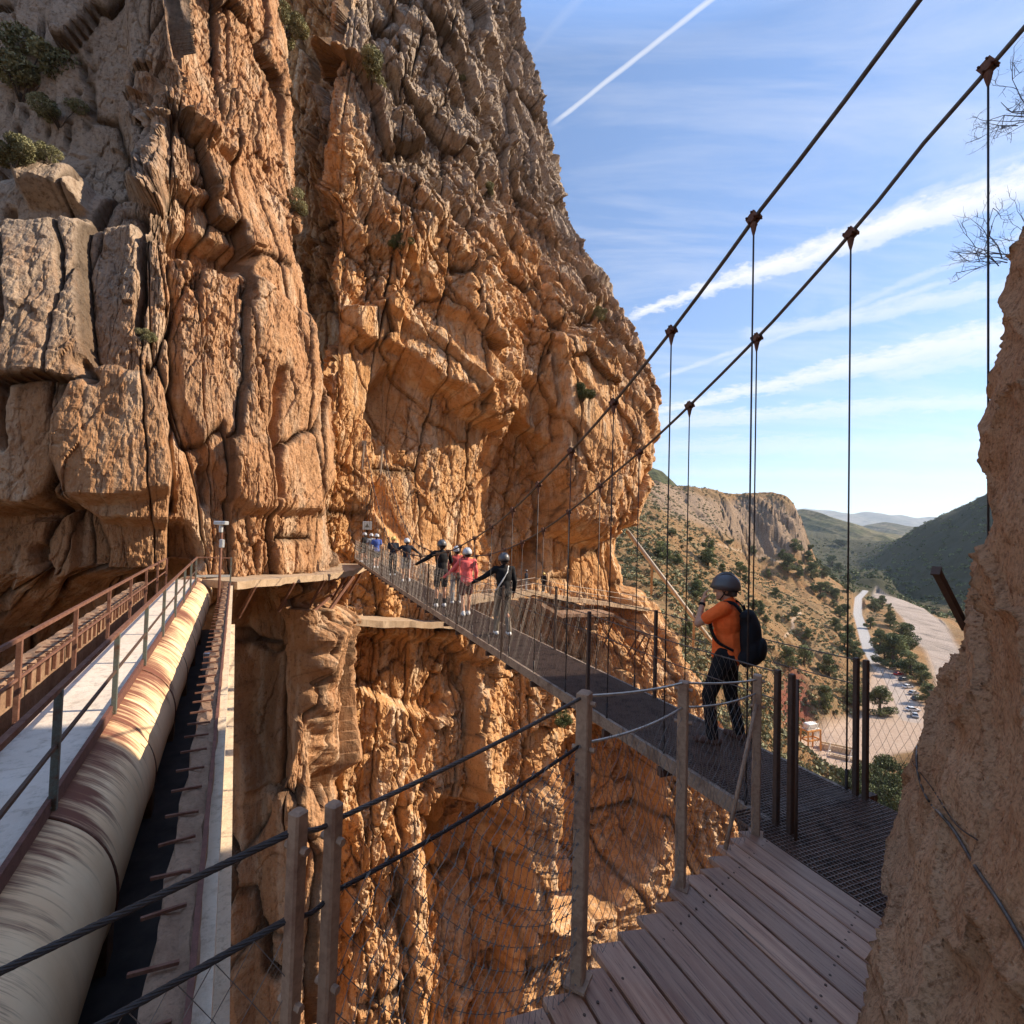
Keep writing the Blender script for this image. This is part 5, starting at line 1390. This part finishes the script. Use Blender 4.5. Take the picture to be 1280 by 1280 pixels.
def fuse(mb, name, mat, parent, vox, smooth=3):
    o = mb.build(name, mat, None, True); finish_normals(o)
    r = o.modifiers.new('r', 'REMESH'); r.mode = 'VOXEL'; r.voxel_size = vox; r.use_smooth_shade = True
    s = o.modifiers.new('s', 'SMOOTH'); s.factor = .5; s.iterations = smooth
    dg = bpy.context.evaluated_depsgraph_get(); me = bpy.data.meshes.new_from_object(o.evaluated_get(dg))
    old = o.data; o.modifiers.clear(); o.data = me; bpy.data.meshes.remove(old); me.name = name
    me.polygons.foreach_set('use_smooth', [True]*len(me.polygons))
    if not me.materials: me.materials.append(mat)
    o.parent = parent; return o
def hand(mb, wr, dirv, palm, side, curl=.5, sc=1.0):
    """palm, four bent fingers and a thumb; dirv points along the hand, palm is the palm's facing"""
    d = Vector(dirv).normalized(); pn = Vector(palm); pn = (pn-d*pn.dot(d)).normalized(); s = d.cross(pn)*side
    W = Vector(wr); M = 1.0*sc
    for k in (-1, 0, 1): cap(mb, W+s*k*.018*M, W+d*.085*M+s*k*.024*M, .017*M, .016*M, 8)
    for k, L in enumerate((.070, .080, .074, .056)):
        b = W+d*.088*M+s*(.036-.024*k)*M; p = b; ang = 0; r = .0088*M
        for j in range(3):
            ang += curl*(.75 if j else .45); q = p+(d*math.cos(ang)+pn*math.sin(ang))*L*M*(.45, .32, .23)[j]; cap(mb, p, q, r, r*.9, 7); p = q; r *= .92
    b = W+d*.025*M+s*.030*M; q = b+(d*.6+s*.65+pn*.35).normalized()*.042*M; cap(mb, b, q, .012*M, .010*M, 7); cap(mb, q, q+(d*.85+s*.1+pn*.5).normalized()*.032*M, .010*M, .008*M, 7)
def helmet(parent, c, mat, strap, tilt=0.0):
    mb = MB(); n = 24; V = []; rows = 9
    for i in range(rows+1):
        ph = math.pi/2*i/rows
        for k in range(n):
            a = 2*math.pi*k/n
            rx, ry, rz = .122, .145, .128
            f = 1+.02*math.cos(6*a)*math.sin(ph)
            V.append(Vector((rx*math.cos(ph)*math.cos(a)*f, ry*math.cos(ph)*math.sin(a)*f, rz*math.sin(ph)+.025)))
    Fs = [(i*n+k, i*n+(k+1) % n, (i+1)*n+(k+1) % n, (i+1)*n+k) for i in range(rows) for k in range(n)]
    b = len(V)
    for k in range(n):
        a = 2*math.pi*k/n; V.append(Vector((.126*math.cos(a), .150*math.sin(a)+(.018 if math.sin(a) > .5 else 0), -.012-.02*abs(math.cos(a)))))
    for k in range(n): V.append(Vector((.108*math.cos(a:=2*math.pi*k/n), .13*math.sin(a), -.01)))
    Fs += [(b+k, b+(k+1) % n, (k+1) % n, k) for k in range(n)]+[(b+n+k, b+n+(k+1) % n, b+(k+1) % n, b+k) for k in range(n)]
    mb.add(V, Fs)
    for k in (-.05, 0, .05): mb.tube([Vector((k, .12*math.cos(u)*(1-abs(k)*2), .026+.132*math.sin(u)*(1-abs(k)*1.2))) for u in [math.pi*j/10 for j in range(1, 10)]], .008, 5)
    o = mb.build('helmet', mat, parent, True); o.location = c; o.rotation_euler = (tilt, 0, 0)
    if strap:
        mb = MB()
        for s in (-1, 1): mb.tube([Vector((s*.112, .0, .0)), Vector((s*.098, .02, -.07)), Vector((s*.05, .05, -.135)), Vector((0, .06, -.145))], .006, 5)
        mb.tube([Vector((-.11, -.03, 0)), Vector((-.07, -.115, -.03)), Vector((.07, -.115, -.03)), Vector((.11, -.03, 0))], .011, 5)
        mb.build('chin_strap', C_BLACK, o, True)
    return o
def person(loc, yaw, h, pose, label, top, bottom, hel, shoes=M_SHOE, sleeves='long', legs='long', vox=.018, strap=False, group=None, extra=None, turn=0.0, lean=0.0, socks=None):
    e = empty('person', loc, yaw, label, 'person', group); k = h/1.75; e.scale = (k, k, k)
    P = dict(hl=(-.095, 0, .93), hr=(.095, 0, .93), kl=(-.105, .02, .50), kr=(.105, .02, .50), al=(-.11, -.02, .085), ar=(.11, -.02, .085),
             sl=(-.185, lean, 1.43), sr=(.185, lean, 1.43), el=(-.25, -.03+lean, 1.16), er=(.25, -.03+lean, 1.16), wl=(-.26, .06+lean, .92), wr=(.26, .06+lean, .92),
             hdl=(0, .2, -1), hdr=(0, .2, -1), fl=0.0, fr=0.0, pl=(1, 0, 0), pr=(-1, 0, 0), cl=.5, cr=.5)
    P.update(pose); v = {a: (Vector(b) if isinstance(b, tuple) else b) for a, b in P.items()}
    nk = Vector((0, lean-.01, 1.47)); hd = Vector((0, lean+.025, 1.615))
    RT = Matrix.Rotation(turn, 3, 'Z')
    # body: one continuous surface
    mb = MB()
    cap(mb, (0, 0, .98), (0, lean*.5, 1.15), .125, .12); cap(mb, (0, lean*.5, 1.15), (0, lean, 1.33), .12, .125)
    for s in ('l', 'r'):
        cap(mb, (0, lean, 1.40), v['s'+s], .075, .06); cap(mb, v['s'+s], v['e'+s], .052, .040); cap(mb, v['e'+s], v['w'+s], .040, .027)
        cap(mb, v['h'+s], v['k'+s], .082, .055); cap(mb, v['k'+s], v['a'+s], .052, .038)
        kk = v['k'+s].lerp(v['a'+s], .30)+Vector((0, -.018, 0)); ell(mb, kk, (.05, .055, .10))
        f = P['f'+s]; cap(mb, v['a'+s]-Vector((0, 0, .03)), v['a'+s]+Vector((math.sin(f)*.14, math.cos(f)*.14, -.055)), .036, .028)
        hand(mb, v['w'+s], v['hd'+s], v['p'+s], -1 if s == 'l' else 1, P['c'+s])
    cap(mb, nk-Vector((0, 0, .05)), hd-Vector((0, .02, .06)), .058, .054)
    def H(x, y, z): return hd+RT @ Vector((x, y, z))
    ell(mb, hd+Vector((0, -.005, .02)), (.078, .098, .112)); ell(mb, H(0, .035, -.055), (.056, .056, .062)); cap(mb, H(0, .085, .0), H(0, .112, -.032), .012, .016)
    cap(mb, H(-.028, .085, -.068), H(.028, .085, -.068), .010, .010); ell(mb, H(0, .075, -.10), (.026, .022, .018))
    for s in (-1, 1): ell(mb, H(s*.080, -.005, -.01), (.012, .022, .034)); ell(mb, H(s*.033, .080, .026), (.022, .014, .010))
    fuse(mb, 'body', M_SKIN, e, vox)
    if vox < .012:
        for s in (-1, 1): m2 = MB(); m2.ball(H(s*.032, .088, .012), .011, 8, 6); m2.build('eye', M_EYE, e, True)
    mb = MB(); c = hd+Vector((0, -.025, .01)); ell(mb, c, (.084, .088, .10)); cap(mb, c+RT @ Vector((-.05, -.06, -.05)), c+RT @ Vector((.05, -.06, -.05)), .035, .035)
    fuse(mb, 'hair', M_HAIR, e, max(vox, .012))
    # shirt
    mb = MB(); g = .014
    cap(mb, (0, -.005, .93), (0, lean*.5, 1.12), .156, .152); ell(mb, (0, -.015, .91), (.196, .176, .085)); ell(mb, (0, -.012, .96), (.185, .165, .09))
    ell(mb, (0, lean*.8, 1.28), (.182, .152, .20)); ell(mb, (0, lean-.01, 1.36), (.178, .130, .11))
    for s in ('l', 'r'):
        cap(mb, (0, lean, 1.40), v['s'+s], .090, .078)
        if sleeves == 'long': cap(mb, v['s'+s], v['e'+s], .070, .056); cap(mb, v['e'+s], v['w'+s], .056, .040)
        else: cap(mb, v['s'+s], v['s'+s].lerp(v['e'+s], .62), .072, .066)
    cap(mb, nk-Vector((0, 0, .03)), nk+Vector((0, -.005, .02)), .072, .066)
    fuse(mb, 'shirt', top, e, vox*1.1, 2)
    mb = MB(); ell(mb, (0, -.01, .92), (.168, .130, .115))
    for s in ('l', 'r'):
        cap(mb, v['h'+s], v['k'+s] if legs == 'long' else v['h'+s].lerp(v['k'+s], .78), .102, .074 if legs == 'long' else .088)
        ell(mb, v['h'+s]+Vector((0, -.04, -.04)), (.095, .10, .11))
        if legs == 'long': cap(mb, v['k'+s], v['a'+s]+Vector((0, 0, .01)), .074, .062)
    fuse(mb, 'trousers' if legs == 'long' else 'shorts', bottom, e, vox*1.1, 2)
    for s in ('l', 'r'):
        mb = MB(); a = v['a'+s]; f = P['f'+s]; fw = Vector((math.sin(f), math.cos(f), 0))
        cap(mb, a-fw*.055+Vector((0, 0, -.045)), a+fw*.155+Vector((0, 0, -.050)), .042, .036); cap(mb, a+Vector((0, 0, .01)), a-fw*.02+Vector((0, 0, -.04)), .050, .050)
        ell(mb, a+fw*.09+Vector((0, 0, -.045)), (.048, .06, .036))
        fuse(mb, 'shoe', shoes, e, max(vox, .010), 2)
        if socks:
            mb = MB(); cap(mb, a+Vector((0, 0, .0)), a.lerp(v['k'+s], .28), .046, .052); mb.build('sock', socks, e, True)
    helmet(e, hd+Vector((0, -.005, .025)), hel, vox < .02, .0).rotation_euler = (.06, 0, turn)
    if extra: extra(e, v, lean)
    return e
def yaw_to(dx, dy): return math.atan2(-dx, dy)
YB = yaw_to(EB.x, EB.y)                       # walking away along the bridge
def on_bridge(px, d):
    p = at_y(px, 700, d); return Vector((p.x, d, dz(d)))
def strap_x(e, v, lean):
    mb = MB(); mb.tube([Vector((.13, .10, 1.46)), Vector((.10, -.02+lean, 1.50)), Vector((.05, -.125+lean, 1.38)), Vector((-.06, -.150, 1.20)), Vector((-.17, -.10, 1.0)), Vector((-.19, 0, .97))], .014, 6); mb.build('bag_strap', C_WHITE, e, True)
# the man in orange
pm = at_z(907, 927, dz(5.7)+.0)
yM = yaw_to(-.80, .60)
man = person((pm.x, pm.y, dz(pm.y)), yM, 1.83, dict(
        el=(-.235, .24, 1.25), wl=(-.085, .235, 1.475), hdl=(.35, -.15, 1), pl=(.55, -.9, .1), cl=.75,
        er=(.27, .10, 1.17), wr=(.16, .30, 1.22), hdr=(-.6, .7, .3), pr=(-.3, -.2, 1), cr=.8,
        hl=(-.10, 0, .93), kl=(-.15, .14, .50), al=(-.17, .09, .085), hr=(.10, 0, .93), kr=(.12, -.01, .50), ar=(.15, -.10, .085), fl=-.25, fr=.3),
    'man in orange t-shirt, grey helmet and black trousers on the bridge, hand at chin', C_ORANGE, C_BLACK, H_GREY, M_BOOT, 'short', 'long', .0085, True, None, None, .30)
def watch(e):
    mb = MB(); w_, el_ = Vector((-.085, .235, 1.475)), Vector((-.235, .24, 1.25)); c = w_.lerp(el_, .16); d = (w_-el_).normalized()
    mb.tube([c-d*.014, c+d*.014], .034, 12); mb.build('wristwatch', C_BLACK, e, True)
watch(man)
def backpack():
    e = empty('backpack', tuple(man.location), yM, 'black backpack worn on the back of the man in the orange t-shirt', 'backpack'); k = 1.83/1.75; e.scale = (k, k, k)
    mb = MB(); ell(mb, (0, -.235, 1.13), (.165, .105, .27)); ell(mb, (0, -.26, 1.02), (.17, .12, .17)); ell(mb, (0, -.21, 1.30), (.135, .085, .13)); cap(mb, (-.10, -.22, .93), (.10, -.22, .93), .09, .09); cap(mb, (-.09, -.20, 1.36), (.09, -.20, 1.36), .06, .06)
    fuse(mb, 'bag_body', C_BLACK, e, .012, 3)
    mb = MB(); ell(mb, (0, -.345, 1.03), (.13, .045, .12)); fuse(mb, 'front_pocket', C_BLACK, e, .012, 2)
    for s in (-1, 1):
        mb = MB(); P = [(s*.07, -.155, 1.40), (s*.10, -.08, 1.485), (s*.125, .03, 1.475), (s*.14, .125, 1.38), (s*.155, .135, 1.24), (s*.165, .06, 1.08), (s*.15, -.10, 1.00)]
        S_ = catmull(np.array(P), np.linspace(0, 6, 40))
        for a, b in zip(S_[:-1], S_[1:]): mb.bar(Vector(a), Vector(b)+(Vector(b)-Vector(a))*.15, .048, .013, (Vector(a)-Vector((0, 0, 1.25))))
        mb.build('shoulder_strap', C_BLACK, e, True)
    mb = MB(); mb.tube([(-.03, -.17, 1.41), (-.025, -.16, 1.46), (.025, -.16, 1.46), (.03, -.17, 1.41)], .009, 6); mb.build('grab_handle', C_BLACK, e, True)
    mb = MB(); mb.tube([(0, -.352, 1.13), (.02, -.35, 1.09)], .006, 5); mb.build('zip_pull', C_GREY, e)
backpack()
reach_l = dict(el=(-.42, .10, 1.25), wl=(-.62, .24, 1.12), hdl=(-.6, .6, -.2), pl=(0, 0, -1))
walk = dict(kl=(-.10, .10, .52), al=(-.10, .10, .085), kr=(.10, .02, .50), ar=(.10, -.20, .12))
walk2 = dict(kl=(-.10, .0, .51), al=(-.10, -.16, .11), kr=(.10, .10, .52), ar=(.10, .10, .085))
def mix_(*ds):
    r = {}
    for d in ds: r.update(d)
    return r
def ppl(px, d, h, yaw, pose, label, *a, **kw):
    p = on_bridge(px, d); return person(tuple(p), yaw, h, pose, label, *a, **kw)
ppl(630, 11.4, 1.76, YB-.1, mix_(reach_l, walk), 'person in black top with pale strap across the back, nearest of the bridge group', C_BLACK, C_KHAKI, H_GREY, M_SHOE, vox=.016, extra=strap_x)
ppl(584, 13.8, 1.76, YB-.05, mix_(reach_l, dict(el=(-.36, .08, 1.2), wl=(-.55, .2, 1.0)), walk2), 'person in a pink sweatshirt and dark shorts walking across the bridge', C_PINK, C_MAROON, H_WHITE, M_SHOE, 'long', 'short', .016)
ppl(552, 15.2, 1.92, YB, mix_(reach_l, dict(er=(.3, .12, 1.2), wr=(.34, .34, 1.14))), 'tall person all in black with shorts and bare legs, left of the one in pink', C_BLACK, C_BLACK, H_GREY, M_SHOE, 'long', 'short', .017, socks=C_BLACK)
ppl(571, 16.0, 1.72, YB, dict(er=(.36, .1, 1.2), wr=(.5, .2, 1.08)), 'person in red top and grey trousers half hidden left of the one in pink', C_RED, C_GREY, H_WHITE, M_SHOE, 'long', 'long', .020)
ppl(508, 21.6, 1.78, YB, mix_(reach_l, dict(er=(.42, .10, 1.25), wr=(.62, .24, 1.12)), walk), 'person in dark top with both arms spread to the hand ropes, mid bridge', C_NAVY, C_GREY, H_WHITE, M_SHOE, 'long', 'short', .022)
ppl(491, 24.2, 1.78, YB+math.pi, {}, 'person in dark clothes and yellowish helmet facing this way, far half of bridge', C_NAVY, C_BLACK, H_YEL, M_SHOE, 'short', 'long', .024)
ppl(470, 27.6, 1.80, YB, walk2, 'person in a blue top and black shorts near the far end of the bridge', C_BLUE, C_BLACK, H_WHITE, M_SHOE, 'short', 'short', .024)
ppl(463, 30.0, 1.76, YB+.2, {}, 'person in pale clothes just behind the one in blue at the far bridge end', C_GREY, C_KHAKI, H_WHITE, M_SHOE, 'short', 'long', .026)
ppl(455, 31.6, 1.76, YB+.9, walk, 'person in black at the very far end of the bridge by the white notice', C_BLACK, C_NAVY, H_WHITE, M_SHOE, 'long', 'short', .026)
def on_path(px):
    best = min(Q3, key=lambda q: abs(proj([tuple(q)])[0][0]-px)); return best
for px, yw, top_, bot_, hel, lab, pz in ((644, .6, C_GREY, C_NAVY, H_WHITE, 'person in grey on the cliff path behind the nearest bridge walker', {}), (660, 1.2, C_NAVY, C_GREY, H_GREY, 'person in a dark top and grey trousers standing on the cliff path', {}), (683, -.4, C_BLACK, C_BLACK, H_YEL, 'person in black walking on the cliff path, farthest to the right', walk)):
    q_ = on_path(px); p = q_+Vector((-.35, .45, .02)); person(tuple(p), yw, 1.76, pz, lab, top_, bot_, hel, M_SHOE, 'long', 'long', .028)
# ------------------------------------------------------------------ light
SUN_AZ = math.atan2(.98, .20)      # from +Y towards +X
SUN_EL = R(33)
sd = Vector((math.sin(SUN_AZ)*math.cos(SUN_EL), math.cos(SUN_AZ)*math.cos(SUN_EL), math.sin(SUN_EL)))
ld = bpy.data.lights.new('sun', 'SUN'); ld.energy = 3.05; ld.angle = R(.53); ld.color = (1.0, .87, .70)
lo = bpy.data.objects.new('sun', ld); COL.objects.link(lo)
lo.rotation_euler = (-sd).to_track_quat('-Z', 'Y').to_euler()
w = bpy.data.worlds.new('World'); scene.world = w; w.use_nodes = True
nt = w.node_tree; nt.nodes.clear()
class WT(NT):
    def __init__(s): s.t = nt
wt = WT()
out = wt.n('ShaderNodeOutputWorld'); bg = wt.n('ShaderNodeBackground')
sky = wt.n('ShaderNodeTexSky'); sky.sky_type = 'NISHITA'; sky.sun_disc = False
sky.sun_elevation = SUN_EL; sky.sun_rotation = SUN_AZ
sky.air_density = 1.0; sky.dust_density = 0.0; sky.ozone_density = 2.0; sky.altitude = 2200
# high cloud: vapour trails and cirrus lie on a plane far above
geo = wt.n('ShaderNodeTexCoord'); sep = wt.n('ShaderNodeSeparateXYZ'); wt.l(geo.outputs['Generated'], sep.inputs[0])
zc = wt.math('MAXIMUM', sep.outputs[2], .004); zz2 = wt.math('ADD', zc, .06)
cmb = wt.n('ShaderNodeCombineXYZ'); wt.l(wt.math('DIVIDE', sep.outputs[0], zz2), cmb.inputs[0]); wt.l(wt.math('DIVIDE', sep.outputs[1], zz2), cmb.inputs[1])
CP = cmb.outputs[0]
def skp(px, py):
    v = ray(px, py).normalized(); return np.array([v.x/(max(v.z, .004)+.06), v.y/(max(v.z, .004)+.06)])
def vdot(vec, c, off):
    d = wt.n('ShaderNodeVectorMath'); d.operation = 'DOT_PRODUCT'; wt.l(vec, d.inputs[0]); d.inputs[1].default_value = (float(c[0]), float(c[1]), 0)
    return wt.math('SUBTRACT', d.outputs['Value'], float(off))
wn = wt.noise(CP, 3.2, 5, .62); wn2 = wt.noise(CP, 14.0, 6, .7)
total = None
for (p0, p1, wpx, amp, blot, side) in (((700, 148), (893, -4), 4.5, .62, .25, 0), ((640, 95), (740, -20), 9, .10, .6, 0), ((790, 393), (1290, 228), 19, .95, .75, 1), ((800, 520), (1250, 418), 16, .80, .8, 1),
                                   ((940, 418), (1260, 362), 13, .5, .8, 0), ((810, 530), (1250, 500), 13, .55, .9, 0), ((820, 560), (1250, 560), 16, .40, .9, 0), ((1100, 470), (1280, 435), 20, .45, .9, 0), ((830, 470), (1100, 380), 5, .45, .8, 0), ((900, 455), (1260, 300), 6, .35, .9, 0), ((960, 330), (1290, 190), 10, .35, .95, 0), ((820, 590), (1270, 600), 9, .4, .9, 0)):
    a, b = skp(*p0), skp(*p1); d = (b-a); L = np.linalg.norm(d); d /= L; n = np.array([-d[1], d[0]])
    m = ((p0[0]+p1[0])/2, (p0[1]+p1[1])/2); e = np.array([p1[1]-p0[1], -(p1[0]-p0[0])], float); e /= np.linalg.norm(e)
    wid = abs(((skp(m[0]+e[0]*wpx, m[1]+e[1]*wpx)-skp(*m))@n))
    s = vdot(CP, n, a@n); al = wt.math('DIVIDE', vdot(CP, d, a@d), float(L))
    s = wt.math('ADD', s, wt.math('MULTIPLY', wt.math('SUBTRACT', wn, .5), float(wid*2.2*blot)))
    s = wt.math('ADD', s, wt.math('MULTIPLY', wt.math('SUBTRACT', wn2, .5), float(wid*2.6*blot)))
    wv = wt.math('MULTIPLY', wt.math('ADD', .55 if side else 1.0, wt.math('MULTIPLY', al, .8 if side else 0.0)), float(wid))
    q = wt.math('DIVIDE', wt.math('ABSOLUTE', s), wv)
    k = wt.ramp(q, [(0, 1), (.45, .72), (1.0, 0)], 'EASE')
    ends = wt.ramp(wt.math('ADD', wt.math('MULTIPLY', al, .5), .25), [(.20, 0), (.27, 1), (.80, 1), (.95, 0)])
    k = wt.math('MULTIPLY', wt.math('MULTIPLY', k, ends), amp)
    k = wt.math('MULTIPLY', k, wt.math('ADD', 1-.7*blot, wt.math('MULTIPLY', wn2, 1.4*blot)))
    total = k if total is None else wt.math('MAXIMUM', total, k)
mp = wt.n('ShaderNodeMapping'); mp.inputs['Rotation'].default_value = (0, 0, .7); mp.inputs['Scale'].default_value = (.55, 2.2, 1); wt.l(CP, mp.inputs[0])
ci = wt.ramp(wt.noise(mp.outputs[0], 1.5, 7, .66, .5), [(.44, 0), (.80, .45)])
total = wt.math('MAXIMUM', total, ci)
total = wt.math('MULTIPLY', total, wt.ramp(sep.outputs[2], [(0, .25), (.10, 1)]), True)
skc = wt.mix(1.0, sky.outputs[0], wt.ramp(sep.outputs[2], [(0, .37), (.15, .40), (.45, .49), (.68, .57), (.88, 1.7)]), 'MULTIPLY')  # sky dimmed in view, boosted overhead out of frame as added fill light
col = wt.mix(total, skc, (2.2, 2.2, 2.25))
wt.l(col, bg.inputs[0]); bg.inputs[1].default_value = .15
wt.l(bg.outputs[0], out.inputs[0])
scene.view_settings.view_transform = 'Standard'; scene.view_settings.look = 'None'
scene.view_settings.gamma = 1.0; scene.view_settings.exposure = 1.68
scene.render.engine = 'CYCLES'
scene.cycles.max_bounces = 7; scene.cycles.diffuse_bounces = 4; scene.cycles.volume_bounces = 0
scene.cycles.use_denoising = True
# ------------------------------------------------------------------ air
hz = bpy.data.materials.new('air'); hz.use_nodes = True; h = hz.node_tree; h.nodes.clear()
ho = h.nodes.new('ShaderNodeOutputMaterial'); hv = h.nodes.new('ShaderNodeVolumePrincipled')
hv.inputs['Color'].default_value = (.72, .84, 1.0, 1); hv.inputs['Density'].default_value = HAZE if 'HAZE' in globals() else 4.5e-5
hv.inputs['Anisotropy'].default_value = .2
h.links.new(hv.outputs[0], ho.inputs['Volume'])
mb = MB(); mb.box((0, 0, 500), (30000, 30000, 1400)); tag(mb.build('haze', hz), None, None, None, 'stuff')
